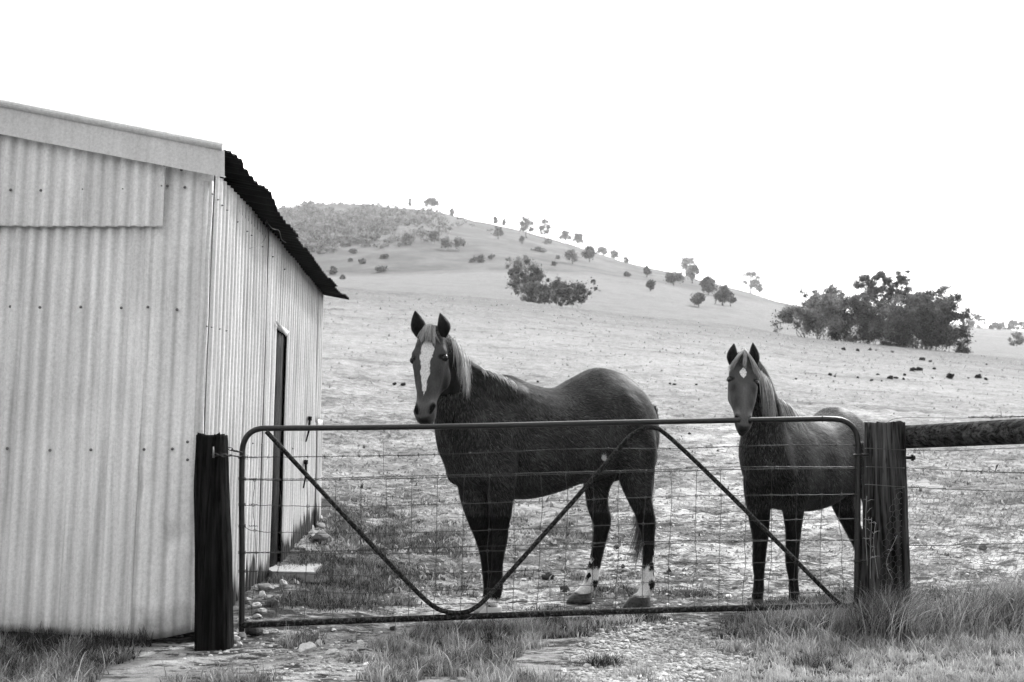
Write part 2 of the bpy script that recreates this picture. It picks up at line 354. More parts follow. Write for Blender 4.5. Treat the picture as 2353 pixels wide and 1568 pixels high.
def vsheet(n_, V, q): me = npmesh(n_, V, q); add_attr(me, 'valley_shade', np.clip(.5 - .5 * np.cos(2 * math.pi * (V[:, 0] + .012) / .076), 0, 1) ** 4); add_attr(me, 'foot', V[:, 2] - np.interp(V[:, 0], *zbot) + (.10 if n_ != 'end_sheet' else 0)); solid(link(n_, me, m_front, shed))
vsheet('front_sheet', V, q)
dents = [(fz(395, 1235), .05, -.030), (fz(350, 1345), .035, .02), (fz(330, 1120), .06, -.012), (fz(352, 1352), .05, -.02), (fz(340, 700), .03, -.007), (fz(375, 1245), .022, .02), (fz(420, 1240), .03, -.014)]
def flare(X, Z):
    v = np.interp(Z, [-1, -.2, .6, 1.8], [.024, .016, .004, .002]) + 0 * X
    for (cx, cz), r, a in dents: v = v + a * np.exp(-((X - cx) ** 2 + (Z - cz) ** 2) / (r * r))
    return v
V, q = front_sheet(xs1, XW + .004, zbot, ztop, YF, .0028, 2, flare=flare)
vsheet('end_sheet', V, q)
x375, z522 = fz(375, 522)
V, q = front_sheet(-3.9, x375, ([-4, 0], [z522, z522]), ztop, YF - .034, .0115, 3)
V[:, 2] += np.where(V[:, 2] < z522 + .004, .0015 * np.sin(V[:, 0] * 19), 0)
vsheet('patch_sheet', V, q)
mb = MB()
zs = np.linspace(zbot[1][-1] + .01, ztop[1][-1] - .05, 30)
mb.tube(np.stack([np.full(30, XW - .012) + .004 * np.sin(zs * 9), np.full(30, YF - .010), zs], 1), .012, 10)
mb.box((XW - .035, YF - .012, (zs[0] + zs[-1]) / 2), (.03, .004, zs[-1] - zs[0]))
mb.build('corner_flashing', m_cap, shed)
# side wall with doorway
ytop = [PXw(497, 400, XW), PXw(577.7, 480, XW), PXw(612.6, 524, XW), PXw(657.7, 570, XW), PXw(703, 622, XW), PXw(740, 676, XW)]
ty = [p[1] for p in ytop]; tz = [p[2] for p in ytop]; YB = 9.14; YD0, YD1, ZD = 7.32, 7.69, 1.06
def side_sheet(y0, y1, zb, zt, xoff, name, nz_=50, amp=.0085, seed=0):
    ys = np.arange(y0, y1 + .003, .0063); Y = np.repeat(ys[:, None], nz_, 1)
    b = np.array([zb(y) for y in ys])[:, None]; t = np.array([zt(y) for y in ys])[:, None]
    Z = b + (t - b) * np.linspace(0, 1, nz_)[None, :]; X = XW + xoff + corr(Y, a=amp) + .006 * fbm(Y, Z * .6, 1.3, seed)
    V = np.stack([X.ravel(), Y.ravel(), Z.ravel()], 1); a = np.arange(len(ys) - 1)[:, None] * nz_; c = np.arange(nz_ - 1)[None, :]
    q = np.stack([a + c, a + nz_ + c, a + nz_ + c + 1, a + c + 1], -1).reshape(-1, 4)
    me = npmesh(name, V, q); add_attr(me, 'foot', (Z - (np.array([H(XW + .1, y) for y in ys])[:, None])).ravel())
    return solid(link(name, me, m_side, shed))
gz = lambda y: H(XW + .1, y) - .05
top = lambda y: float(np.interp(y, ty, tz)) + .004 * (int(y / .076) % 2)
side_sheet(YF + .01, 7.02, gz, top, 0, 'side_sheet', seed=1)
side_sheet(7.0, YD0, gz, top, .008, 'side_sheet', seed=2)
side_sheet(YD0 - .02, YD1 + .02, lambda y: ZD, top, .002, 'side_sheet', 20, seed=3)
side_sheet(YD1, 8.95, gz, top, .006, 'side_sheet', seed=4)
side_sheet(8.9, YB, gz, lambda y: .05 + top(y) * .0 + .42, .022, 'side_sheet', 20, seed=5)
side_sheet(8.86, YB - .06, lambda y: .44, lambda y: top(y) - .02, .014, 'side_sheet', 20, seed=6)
# plank closing the doorway, its dark slot, head flap
mb = MB(); mb.box((XW - .03, (YD0 + YD1) / 2 + .05, .12), (.03, YD1 - YD0 - .07, 1.88)); door = mb.build('door_plank', m_plank, shed)
mb = MB(); mb.box((XW - .045, YD0 + .01, .1), (.05, .035, 1.9)); mb.box((XW - .045, YD1 + .018, .1), (.05, .035, 1.9)); mb.build('door_frame', m_plank, shed)
mb = MB(); a = PXw(634, 738, XW + .03); mb.add([a, a + [0.03, .30, -.035], a + [.01, .30, -.075], a + [0, .03, -.02]], [[0, 1, 2, 3]]); solid(mb.build('bent_flap', m_cap, shed), .003)
# body of the shed closing it off behind (rear walls; black sheet standing in for the unlit hollow)
mb = MB()
zc = 1.55
for (x0, y0, x1, y1) in ((XW - .12, YF + .12, XW - .12, YB - .05), (-3.9, YB, XW, YB), (-3.9, YF, -3.9, YB)):
    mb.add([[x0, y0, -1.05], [x1, y1, -1.05], [x1, y1, zc], [x0, y0, zc]], [[0, 1, 2, 3]])
mb.build('rear_and_dark_hollow', m_black, shed)
# roof with eave sagging sheet by sheet
EV = [(512, 342, -1.69), (545, 362, -1.66), (575, 398, -1.63), (592, 420, -1.61), (618, 441, -1.60), (640, 490, -1.585), (655, 511, -1.58), (680, 541, -1.575), (700, 570, -1.575), (740, 622, -1.57), (765, 652, -1.56), (783, 672, -1.55)]
ep = np.array([PXw(*e) for e in EV]); o_ = np.argsort(ep[:, 1]); ep = ep[o_]
ys = np.arange(YF - .05, YB + .10, .0063); xe = np.interp(ys, ep[:, 1], ep[:, 0]); ze = np.interp(ys, ep[:, 1], ep[:, 2])
sh = (ys / .31).astype(int); jit = np.array([.0, .015, -.012, .02, -.004, .012, -.016, .01, .0, .018, -.01, .012, .0])[sh % 13]
SL = .19
nx_ = 24; fx = np.linspace(0, 1, nx_)[None, :] ** 1.6
X = (xe + jit)[:, None] + (-3.9 - xe - jit)[:, None] * fx
Z = ze[:, None] - SL * (X - xe[:, None]) + (corr(ys, a=.009) + .006 * (sh % 2))[:, None]
Vr = np.stack([X.ravel(), np.repeat(ys, nx_), Z.ravel()], 1); a = np.arange(len(ys) - 1)[:, None] * nx_; c = np.arange(nx_ - 1)[None, :]
solid(link('roof', npmesh('roof', Vr, np.stack([a + c, a + c + 1, a + nx_ + c + 1, a + nx_ + c], -1).reshape(-1, 4)), m_roof, shed), .002)
mb = MB()
mb.box((XW - .03, (YF + YB) / 2, float(np.mean(tz)) - .02), (.05, YB - YF - .1, .07)); mb.build('wall_plate', m_roof, shed)
# barge capping on the front edge of the roof
def cp(px, py, dy=0.): return P(px, py, YF - .085 + dy)
mb = MB(); n_ = 40; t = np.linspace(0, 1, n_); T_ = np.array([cp(-400, 158) * (1 - a) + cp(513, 338) * a for a in t]); 
mb.tube(T_ + [0, .0, 0], .024, 14)
B0 = np.array([cp(-400, 168) * (1 - a) + cp(516, 347) * a for a in t]); B1 = np.array([cp(-400, 231) * (1 - a) + cp(516, 408) * a for a in t])
B1[:, 1] += .003 * np.sin(np.arange(n_) * 1.3); B2 = B1 + [0, .022, .012]
V = np.vstack([B0, B1, B2]); k = np.arange(n_ - 1)
mb.add(V, np.vstack([np.stack([k, k + 1, n_ + k + 1, n_ + k], 1), np.stack([n_ + k, n_ + k + 1, 2 * n_ + k + 1, 2 * n_ + k], 1)]))
mb.build('barge_capping', m_cap, shed, smooth=False)
def screw(p, ax, r=.0085):
    m = MB(); p = np.array(p, float); ax = np.array(ax, float); m.tube([p, p + ax * .004, p + ax * .004, p + ax * .011], [r, r, r * .6, r * .45], 8); m.build('screw', m_screw, shed)
for (px, py, off) in [(129, 321, .055), (253, 343, .055), (378, 380, .055), (417, 391, .055), (25, 437, .034), (94, 438, .034), (191, 436, .034), (283, 435, .034), (372, 428, .034), (385, 428, .014), (425, 431, .01),
                      (24, 705, .01), (92, 707, .01), (186, 706, .01), (279, 708, .01), (340, 706, .012), (407, 712, .012), (17, 1031, .01), (115, 1035, .01), (209, 1034, .01), (331, 1033, .014), (396, 1032, .014), (431, 1016, .034), (431, 1057, .034)]:
    screw(P(px, py, YF - off - .002), (0, -1, 0))
for (px, py) in [(487, 606 - 160), (500, 459), (510, 472), (521, 483), (545, 510), (567, 532), (577, 541), (602, 567), (626, 590), (653, 619), (474, 750), (485, 752), (504, 756), (519, 760), (563, 1018), (580, 1019), (600, 1021), (640, 1030), (672, 1031)]:
    screw(PXw(px, py, XW + .012), (1, 0, 0), .006)
mb = MB(); w0 = PXw(612, 507, XW + .05); mb.tube(spline([w0, PXw(625, 525, XW + .12), PXw(641, 530, XW + .12), PXw(647, 550, XW + .12), PXw(657, 558, XW + .14)], 16), .0025, 5)
mb.tube(spline([w0, PXw(610, 520, XW + .08), PXw(612, 540, XW + .08), PXw(600, 560, XW + .06), PXw(574, 571, XW + .05)], 16), .0014, 5); mb.build('loose_wire', m_net, shed)
for y0, yy in ((962, 1015), (1062, 1122)):
    mb = MB()
    a = PXw(712 if y0 < 1000 else 703, y0, XW + .03); b = PXw(703 if y0 < 1000 else 697, yy, XW + .03)
    mb.box(a, (.02, .07, .035)); mb.tube([a, (a + b) / 2 + [.01, 0, 0], b], [.011, .009, .006], 6); mb.build('door_strap', m_black, shed)
# ------------------------------------------------------------------ posts
def post(name, pts, rx, ry, mat, label, seed, top_rag=.02, n=60, groove=.06):
    """pts: centre line (k,3) bottom to top; rx, ry half sizes per point"""
    c = spline(pts, n); rx = np.interp(np.linspace(0, 1, n), np.linspace(0, 1, len(rx)), rx); ry = np.interp(np.linspace(0, 1, n), np.linspace(0, 1, len(ry)), ry)
    sg = 72; th = np.arange(sg) * 2 * math.pi / sg; e = .72
    cx = np.sign(np.cos(th)) * np.abs(np.cos(th)) ** e; cy = np.sign(np.sin(th)) * np.abs(np.sin(th)) ** e
    g1 = np.array([noise.noise(Vector((math.cos(a) * 3.1, math.sin(a) * 3.1, seed))) for a in th]); g2 = np.array([noise.noise(Vector((math.cos(a) * 9, math.sin(a) * 9, seed + 3))) for a in th])
    V = np.zeros((n, sg, 3))
    for k in range(n):
        z = k / n; w_ = np.array([noise.noise(Vector((math.cos(a) * 5, math.sin(a) * 5, seed + z * 3.5))) for a in th])
        m = 1 + groove * (g1 * .7 + g2 * .8 + w_ * 1.2)
        V[k, :, 0] = c[k, 0] + rx[k] * cx * m; V[k, :, 1] = c[k, 1] + ry[k] * cy * m; V[k, :, 2] = c[k, 2]
    V[-1, :, 2] += top_rag * (g2 + g1); V[-2, :, 2] += top_rag * .6 * (g2 + g1)
    mb = MB(); i = np.arange(n - 1)[:, None] * sg; j = np.arange(sg)[None, :]; j2 = (j + 1) % sg
    q = np.stack([i + j, i + j2, i + sg + j2, i + sg + j], -1).reshape(-1, 4)
    inner = V[-1] * .45 + V[-1].mean(0) * .55 + [0, 0, -.004]
    VV = np.vstack([V.reshape(-1, 3), inner, V[-1].mean(0)[None] + [0, 0, .004]]); b = (n - 1) * sg; jj = j[0]; kk = j2[0]
    q2 = np.stack([b + jj, b + kk, n * sg + kk, n * sg + jj], 1); tt = np.stack([np.full(sg, (n + 1) * sg), n * sg + jj, n * sg + kk], 1)
    mb.add(VV, np.vstack([q, q2]), tt)
    root = empty(name, pts[0], label, 'post'); mb.build('timber', mat, root); return root
YL = 5.56
lp = post('gate_post', [P(492, 1500, YL), P(490, 1300, YL), P(487, 1130, YL), P(487, 1002, YL)], [.098, .094, .088, .082], [.09, .09, .085, .08], m_postL,
          'dark weathered timber post chained to the gate beside the shed corner', 3.)
YR = 6.08
rp = post('gate_post', [P(2034, 1470, YR), P(2034, 1300, YR), P(2034, 1120, YR), P(2033, 972, YR)], [.135, .126, .118, .113], [.13, .12, .11, .105], m_postR,
          'thick split grey timber post the gate hinges on, log rail beside it', 9., .012)
mb = MB(); a = P(2060, 1051, YR); b = P(2095, 1052, YR); mb.tube([a, b], .011, 8); mb.tube([b, b + [.008, 0, 0]], .022, 6); mb.tube([b + [.008, 0, 0], b + [.018, 0, 0]], .016, 6); mb.build('bolt', m_dwire, rp)
# ------------------------------------------------------------------ gate
def Yg(px): return 5.72 + (px - 555) / 1417 * .33
def G(px, py, dy=0.): return P(px, py, Yg(px) + dy)
gate = empty('farm_gate', G(555, 1450), 'bowed tubular steel gate filled with wire netting, between the two timber posts', 'gate')
def gtube(pts, r, n, name, mat, dy=0., **k):
    mb = MB(); mb.tube(spline([G(x, y, dy) for x, y in pts], n), r, 14, **k); return mb.build(name, mat, gate)
gtube([(555, 1452), (556, 1300), (555, 1150), (556, 1060), (559, 1022), (572, 998), (596, 986), (640, 984.5), (800, 983), (1100, 979), (1400, 972), (1650, 967), (1850, 963.5), (1905, 963), (1938, 967), (1960, 982), (1970, 1008), (1972, 1050), (1971, 1200), (1968, 1390)], .0165, 160, 'frame', m_pipe)
gtube([(552, 1437), (700, 1431), (1060, 1418), (1400, 1406), (1740, 1397), (1966, 1391)], .0175, 60, 'bottom_rail', m_rust)
gtube([(612, 992), (640, 1022), (700, 1087), (850, 1248), (960, 1362), (1000, 1396), (1030, 1407), (1062, 1408), (1090, 1398), (1130, 1362), (1250, 1228), (1350, 1115), (1430, 1022), (1455, 998), (1480, 985), (1505, 984), (1530, 998), (1600, 1062), (1720, 1180), (1840, 1300), (1912, 1372), (1932, 1388)], .0135, 160, 'diagonal_brace', m_rust, dy=-.006)
# wires
def wirepath(pts, dy, n, wob, seed):
    p = spline([G(x, y, dy) for x, y in pts], n); r = np.random.default_rng(seed); w1 = np.convolve(r.normal(0, 1, n + 8), np.ones(4) / 4, 'same')[4:-4]
    p[:, 2] += wob * w1; return p
def barbed(mb, p, r=.0014, tw=.0028, pitch=.05, barbs=True, seed=0):
    n = len(p); s = np.concatenate([[0], np.cumsum(np.linalg.norm(np.diff(p, axis=0), axis=1))])
    for k in (0, math.pi):
        o = np.stack([0 * s, np.sin(s / pitch * 2 * math.pi + k) * tw, np.cos(s / pitch * 2 * math.pi + k) * tw], 1); mb.tube(p + o, r, 4)
    if barbs:
        rr = np.random.default_rng(seed); d = .03
        while d < s[-1]:
            c = np.array([np.interp(d, s, p[:, i]) for i in range(3)])
            for _ in range(2):
                a = rr.uniform(0, 6.28); v = np.array([rr.uniform(-.5, .5), math.cos(a), math.sin(a)]); v *= .016 / np.linalg.norm(v); mb.tube([c - v, c + v], [.001, .001], 4)
            th = np.linspace(0, 12.5, 12); mb.tube(c + np.stack([np.linspace(-.006, .006, 12), .0045 * np.cos(th), .0045 * np.sin(th)], 1), .0012, 4); d += rr.uniform(.09, .13)
mb = MB(); p = wirepath([(556, 1051), (700, 1050), (919, 1047), (1077, 1042.6), (1183, 1038), (1329, 1032), (1549, 1031), (1608, 1029), (1788, 1023.8), (1970, 1023)], -.012, 420, .0012, 1)
barbed(mb, p, seed=2); mb.build('barbed_wire', m_dwire, gate)
mb = MB(); p = wirepath([(556, 1101), (700, 1101), (919, 1095), (1183, 1089), (1550, 1078), (1608, 1073.6), (1970, 1073.5)], -.012, 420, .0008, 2)
barbed(mb, p, barbs=False, tw=.0032, pitch=.07); mb.build('twisted_wire', m_wire, gate)
mb = MB(); p = wirepath([(556, 1271), (804, 1266), (930, 1261), (1250, 1252), (1550, 1244.5), (1970, 1241.5)], -.012, 420, .0006, 3)
barbed(mb, p, barbs=False, tw=.003, pitch=.08); mb.build('twisted_wire', m_dwire, gate)
ROWS = [[(558, 1103), (700, 1104), (919, 1100), (1183, 1093), (1550, 1083), (1700, 1079), (1970, 1077)],
        [(558, 1161), (804, 1165), (930, 1161), (1250, 1152), (1550, 1141), (1608, 1139.4), (1970, 1136.6)], [(558, 1208), (600, 1222), (804, 1226), (930, 1225), (1250, 1214), (1550, 1202), (1970, 1191.5)],
        [(558, 1270), (804, 1272), (930, 1272), (1250, 1262), (1550, 1249), (1970, 1241.5)], [(558, 1313), (804, 1323), (930, 1321), (1250, 1310), (1550, 1298), (1970, 1290)],
        [(558, 1351), (804, 1364), (930, 1360), (1250, 1350), (1550, 1337), (1970, 1330)], [(558, 1379), (804, 1394), (930, 1391), (1250, 1382), (1550, 1368), (1970, 1360)]]
rows3 = [wirepath(r_, -.016, 300, .0022 if k else .001, 20 + k) for k, r_ in enumerate(ROWS)]
mb = MB()
for k, p in enumerate(rows3): mb.tube(p, .0017 if k else .0021, 5)
vx = [590, 649, 708.6, 771, 830, 888] + list(np.linspace(947, 1542, 11)) + [1600, 1657.5, 1715, 1773.5, 1831, 1889, 1945]
rv = np.random.default_rng(5); knots = []
for x in vx:
    pts = []; xx = x
    for k, p in enumerate(rows3):
        px_ = [proj(a)[0] for a in p[::6]]; z = np.interp(xx - k * 1.2, px_, p[::6, 2]); X = np.interp(xx - k * 1.2, px_, p[::6, 0]); Y = np.interp(xx - k * 1.2, px_, p[::6, 1])
        pts.append([X + (rv.normal(0, .004) if x > 660 else rv.normal(0, .013)), Y - .003, z])
    knots += pts; b = pts[-1]; pts.append([b[0], b[1], b[2] - .08])
    s_ = spline(pts, 40); s_[:, 0] += rv.normal(0, .0006, 40); mb.tube(s_, .0016, 5)
mb.build('netting', m_wire, gate)
mb = MB()
for kx in knots: mb.ring(np.array(kx) + [rv.normal(0, .001), -.002, 0], .0085, .0011)
kn = mb.build('netting_knots', m_wire, gate); kn['kind'] = 'stuff'
def wtie(f): mb = MB(); f(mb); mb.build('wire_tie', m_dwire, gate)
wtie(lambda mb: mb.tube(spline([G(882, 1018), G(881, 1050), G(882, 1095)], 10), .001, 4))
for a_ in ((1183, 978), (883, 984), (1890, 963)): wtie(lambda mb: mb.ring(G(*a_), .02, .0016, (.15, .98, 0)))
for y in (1052, 1101, 1160, 1209, 1270, 1313):
    mb = MB(); th = np.linspace(0, 19, 40); p = G(556, y, -.004); mb.tube(p + np.stack([np.cos(th) * .021, np.sin(th) * .021, th * .0009 - .008], 1), .0016, 4)
    q_ = G(572, y, -.012); mb.tube(q_ + np.stack([np.linspace(0, .05, 30), .004 * np.cos(np.linspace(0, 30, 30)), .004 * np.sin(np.linspace(0, 30, 30))], 1), .0014, 4); mb.build('wire_tie', m_dwire, gate)
# hinge and chain
for y in (1046, 1290):
    mb = MB(); c = G(1972, y); mb.ring(c, .024, .007, (1, 0, 0), (0, 1, 0), 14); mb.tube([c + [.02, 0, 0], P(2000, y, YR - .03)], .008, 8); mb.build('hinge', m_pipe, gate)
def chain(mb, pts, link_len=.030):
    pts = spline(pts, 60); s = np.concatenate([[0], np.cumsum(np.linalg.norm(np.diff(pts, axis=0), axis=1))]); d = 0; k = 0
    while d < s[-1] - link_len * .6:
        a = np.array([np.interp(d, s, pts[:, i]) for i in range(3)]); b = np.array([np.interp(min(d + link_len, s[-1]), s, pts[:, i]) for i in range(3)])
        t = (b - a) / (np.linalg.norm(b - a) + 1e-9); u = np.cross(t, [0, 0, 1.] if k % 2 else [0, 1., .3]); u /= np.linalg.norm(u) + 1e-9; L = link_len * .62; th = np.linspace(0, 2 * math.pi, 15); c = (a + b) / 2
        mb.tube(c + t * (np.cos(th) * L)[:, None] + u * (np.sin(th) * .0085)[:, None], .0026, 5, cap=False); d += link_len * .86; k += 1
mb = MB(); chain(mb, [P(489, 1045, YL - .09), P(510, 1047, YL - .095), P(530, 1047, YL - .03), G(552, 1050, -.03), G(560, 1048, -.03)]); chain(mb, [P(525, 1030, YL - .02), P(538, 1036, YL + .02), G(556, 1040, -.02)])
ch = mb.build('chain', m_dwire); tag(ch, 'short dark steel chain looped from the shed-side post round the gate frame', 'chain')
mb = MB(); a = P(490, 1027, YL - .105); mb.tube([a, a + [.006, -.01, -.06]], [.004, .006], 6); mb.build('staple', m_net, lp)
# ------------------------------------------------------------------ log rail and right-hand wire fence
def YfR(px): return 6.08 - (px - 2070) / 283 * .62
def FR(px, py, dy=0.): return P(px, py, YfR(px) + dy)
n_ = 70; c = spline([FR(2066, 1004.5, .02), FR(2150, 1001, .02), FR(2353, 992, .02), FR(2600, 981, .02)], n_); sg = 40; th = np.arange(sg) * 2 * math.pi / sg; VV = []
ax_ = c[-1] - c[0]; ax_ /= np.linalg.norm(ax_); sd_ = np.cross(ax_, [0, 0, 1]); sd_ /= np.linalg.norm(sd_)
for k in range(n_):
    m = np.array([1 + .07 * noise.noise(Vector((math.cos(a) * 2.5, math.sin(a) * 2.5, k * .02))) + .05 * noise.noise(Vector((math.cos(a) * 9, math.sin(a) * 9, k * .03))) for a in th]) * (.068 if k > 0 else .06)
    VV.append(c[k] + (np.cos(th) * m)[:, None] * sd_ + (np.sin(th) * m)[:, None] * np.array([0, 0, 1.]))
VV = np.array(VV).reshape(-1, 3); i = np.arange(n_ - 1)[:, None] * sg; j = np.arange(sg)[None, :]; j2 = (j + 1) % sg; mb = MB()
mb.add(np.vstack([VV, c[:1]]), np.stack([i + j, i + j2, i + sg + j2, i + sg + j], -1).reshape(-1, 4), np.stack([np.full(sg, n_ * sg), j2[0], j[0]], 1))
lg = mb.build('fence_rail', m_log); tag(lg, 'round dark log rail running right from the top of the hinge post', 'rail')
wf = empty('wire_fence', P(2050, 1330, YR), 'strained fence wires running right from the hinge post under the log rail', 'fence')
def fw(pts, r, mat, name, n=80, wob=.0005, dy=0.):
    mb = MB(); p = spline([FR(x, y, dy) for x, y in pts], n); p[:, 2] += rv.normal(0, wob, n); mb.tube(p, r, 5); return mb, p
def twist(mb, px, py, L=.07, r=.004):
    th = np.linspace(0, 34, 60); p = FR(px, py); mb.tube(p + np.stack([np.linspace(0, L, 60), r * np.cos(th), r * np.sin(th)], 1), .0014, 4)
pf = -.125
mb, p = fw([(2036, 972), (2072, 960.7), (2218, 961), (2353, 957), (2600, 950)], .0016, m_net, 'x'); mb.build('strand', m_net, wf)
mb = MB(); barbed(mb, spline([FR(2225, 958.5), FR(2300, 959), FR(2353, 957), FR(2600, 951)], 120), r=.0015, seed=4)
rr = np.random.default_rng(3); a = FR(2255, 957.5); pt = a + np.cumsum(rr.normal(0, .006, (90, 3)), 0) * [.0, .4, .35] + np.stack([np.linspace(0, .12, 90), np.zeros(90), np.zeros(90)], 1); mb.tube(pt, .0015, 4); mb.tube([FR(2301, 958), FR(2300, 944)], .0014, 4); mb.build('barbed_strand', m_dwire, wf)
for pts, tx in (([(1988, 1030.5), (2074, 1034)], None), ([(1990, 1073), (2074, 1075.5)], None), ([(1988, 1113.7), (2074, 1119)], None)):
    mb = MB(); mb.tube(spline([P(pts[0][0], pts[0][1], YR - .02), P(pts[0][0] + 10, pts[0][1], YR - .128), P(pts[1][0] - 5, pts[1][1], YR - .128), P(pts[1][0] + 6, pts[1][1], YR - .05)], 20), .0021, 6); mb.build('strand', m_net, wf)
mb, p = fw([(2074, 1034.5), (2121, 1035.5), (2200, 1036), (2277, 1032), (2353, 1029.6), (2600, 1022)], .0015, m_wire, 'x'); twist(mb, 2100, 1035); mb.tube([FR(2122, 1036), FR(2124, 1054)], .0012, 4); mb.build('strand', m_dwire, wf)
mb, p = fw([(2074, 1075.5), (2121, 1077.6), (2212, 1082.4)], .0015, m_wire, 'x'); twist(mb, 2103, 1076.5); mb.tube([FR(2122, 1078), FR(2123, 1090)], .0012, 4); mb.build('strand', m_wire, wf)
mb = MB(); barbed(mb, spline([FR(2210, 1082.4), FR(2280, 1085), FR(2353, 1086.8), FR(2600, 1090)], 140), r=.0017, seed=5); mb.tube([FR(2210, 1083), FR(2203, 1100)], .0013, 4); twist(mb, 2232, 1083.5, .16, .006); mb.tube([FR(2286, 1085), FR(2292, 1070), FR(2295, 1066)], [.0015, .004, .001], 5); mb.build('barbed_strand', m_dwire, wf)
mb, p = fw([(2074, 1119), (2159.5, 1123.4), (2306, 1129), (2353, 1129), (2600, 1130)], .0021, m_dwire, 'x'); twist(mb, 2100, 1120, .07); mb.tube([FR(2117, 1121), FR(2117, 1129)], .0015, 4); mb.build('strand', m_dwire, wf)
mb, p = fw([(2082, 1253.8), (2159.5, 1253.8), (2353, 1248.6), (2600, 1240)], .0021, m_dwire, 'x'); twist(mb, 2098, 1253.8, .08); mb.build('strand', m_dwire, wf)
# hexagonal netting hung on the fence
mb = MB(); hw = 15.5; hh = 13.0
def hexp(x, y):
    ov = max(0., (2082 - x)); Yb = YfR(max(x, 2082)) - .0; return P(x, y + .12 * ov, Yb - (.135 * min(1, ov / 14)))
def jx(i_, j_):
    r_ = math.sin(i_ * 12.9898 + j_ * 78.233) * 43758.5453; r2 = math.sin(i_ * 39.34 + j_ * 11.1) * 24634.63; return (r_ - math.floor(r_) - .5) * 3.2, (r2 - math.floor(r2) - .5) * 3.2
node = {}
def nd(i_, j_):
    if (i_, j_) not in node:
        x = 1990 + i_ * hw / 2; zig = 2.9 if (i_ + j_) % 2 else -2.9; y = 1130 + j_ * hh / 1. + zig; dx, dy_ = jx(i_, j_); x += dx; y += dy_ + 2.5 * math.sin(x * .05)
        node[(i_, j_)] = (x, y)
    return node[(i_, j_)]
def lim(x, y): return x > np.interp(y, [1130, 1200, 1250, 1320, 1400], [2052, 2034, 2022, 2020, 2020])
for j_ in range(0, 20):
    for i_ in range(0, 80):
        a = nd(i_, j_); b = nd(i_ + 1, j_)
        if lim(*a) and lim(*b): mb.tube([hexp(*a), hexp(*b)], .0010, 3, cap=False)
        if (i_ + j_) % 2:
            b = nd(i_, j_ + 1)
            if lim(*a) and lim(*b): mb.tube([hexp(*a), hexp(*b)], .0012, 3, cap=False)
top_ = [hexp(x, 1124 + 3 * math.sin(x * .06)) for x in range(2056, 2600, 8)]; mb.tube(top_, .001, 4)
cw = mb.build('chicken_wire', m_net); tag(cw, 'sagging hexagonal chicken wire hung from the fence wire right of the hinge post', 'netting')
# ------------------------------------------------------------------ stones, slab, clods
M = Mat('stone', .85, .2); t = M.attr('tone'); n = M.noise(40, 5, .7); M.color(M.math('MULTIPLY', t, M.rng(n, .3, .7, .72, 1.15))); M.bump(n, .7, .006); m_stone = M.m
M = Mat('dung', .95, .08); n = M.noise(20, 5, .7); M.color(M.rng(n, .3, .7, .004, .02)); M.bump(n, 1., .03); m_dung = M.m
_t = (1 + 5 ** .5) / 2
ICO = np.array([[-1, _t, 0], [1, _t, 0], [-1, -_t, 0], [1, -_t, 0], [0, -1, _t], [0, 1, _t], [0, -1, -_t], [0, 1, -_t], [_t, 0, -1], [_t, 0, 1], [-_t, 0, -1], [-_t, 0, 1]]) / math.sqrt(1 + _t * _t)
ICF = np.array([[0, 11, 5], [0, 5, 1], [0, 1, 7], [0, 7, 10], [0, 10, 11], [1, 5, 9], [5, 11, 4], [11, 10, 2], [10, 7, 6], [7, 1, 8], [3, 9, 4], [3, 4, 2], [3, 2, 6], [3, 6, 8], [3, 8, 9], [4, 9, 5], [2, 4, 11], [6, 2, 10], [8, 6, 7], [9, 8, 1]])
def subdiv(V, Fc):
    V = [tuple(v) for v in V]; c = {}; out = []
    def md(a, b):
        k = (min(a, b), max(a, b))
        if k not in c: m = np.array(V[a]) + V[b]; m /= np.linalg.norm(m); V.append(tuple(m)); c[k] = len(V) - 1
        return c[k]
    for a, b, d in Fc: x, y, z = md(a, b), md(b, d), md(d, a); out += [[a, x, z], [b, y, x], [d, z, y], [x, y, z]]
    return np.array(V), np.array(out)
I1 = subdiv(ICO, ICF); I2 = subdiv(*I1)
def rock_mesh(name, rx, ry, rz, seed, tone, rough=.35, freq=1.2):
    V, Fc = I2; r = np.array([1 + rough * noise.fractal(Vector(v * freq) + Vector((seed * 3.1, seed, 0)), 1., 2., 3) for v in V]); V = V * r[:, None]
    for k in range(5):
        rr_ = np.random.default_rng(seed * 7 + k); d = unit_(rr_.normal(0, 1, 3)); p = V @ d; lim_ = rr_.uniform(.62, .85); V = V - np.maximum(p - lim_, 0)[:, None] * d * .85
    return npmesh(name, V * [rx, ry, rz], Fc, False, np.full(len(V), tone))
def unit_(v): return np.asarray(v) / np.linalg.norm(v)
def rock(px, py, w_, h_, tone, label, group=None, seed=0, sink=.25, y0=4.2, Y=None, name='stone', mat=None, cat='stone', rough=.35):
    p = ground_hit(px, py, y0) if Y is None else P(px, py, Y); s = p[1] / F; p[2] = max(p[2], float(HR(p[0], p[1]))) if Y is None else p[2]
    o = link(name, rock_mesh(name, w_ * s, w_ * s * .8, h_ * s * 1.15, seed + int(px), tone, rough), mat or m_stone); o.location = (p[0], p[1] + w_ * s * .3, p[2] + h_ * s * (1 - sink) * .6); o.rotation_euler = (0, 0, (px * 7 % 6) - 3)
    tag(o, label, cat, group); return o
GS = 'pale stones on the dirt path in front of the gate'; WS = 'loose rocks piled along the foot of the shed side wall'; PS = 'small dark stones lying in the paddock'
rock(578, 1463, 27, 15, .035, 'rounded dark boulder under the latch end of the gate', seed=3, sink=.1, rough=.15)
rock(553, 1474, 13, 9, .12, 'grey stone tucked between the dark boulder and the gate post', seed=4)
rock(464, 1492, 21, 9, .45, 'flat pale stone in front of the dark timber post', seed=5)
rock(498, 1487, 11, 6, .40, 'small pale stone just right of the flat pale stone at the post foot', seed=6)
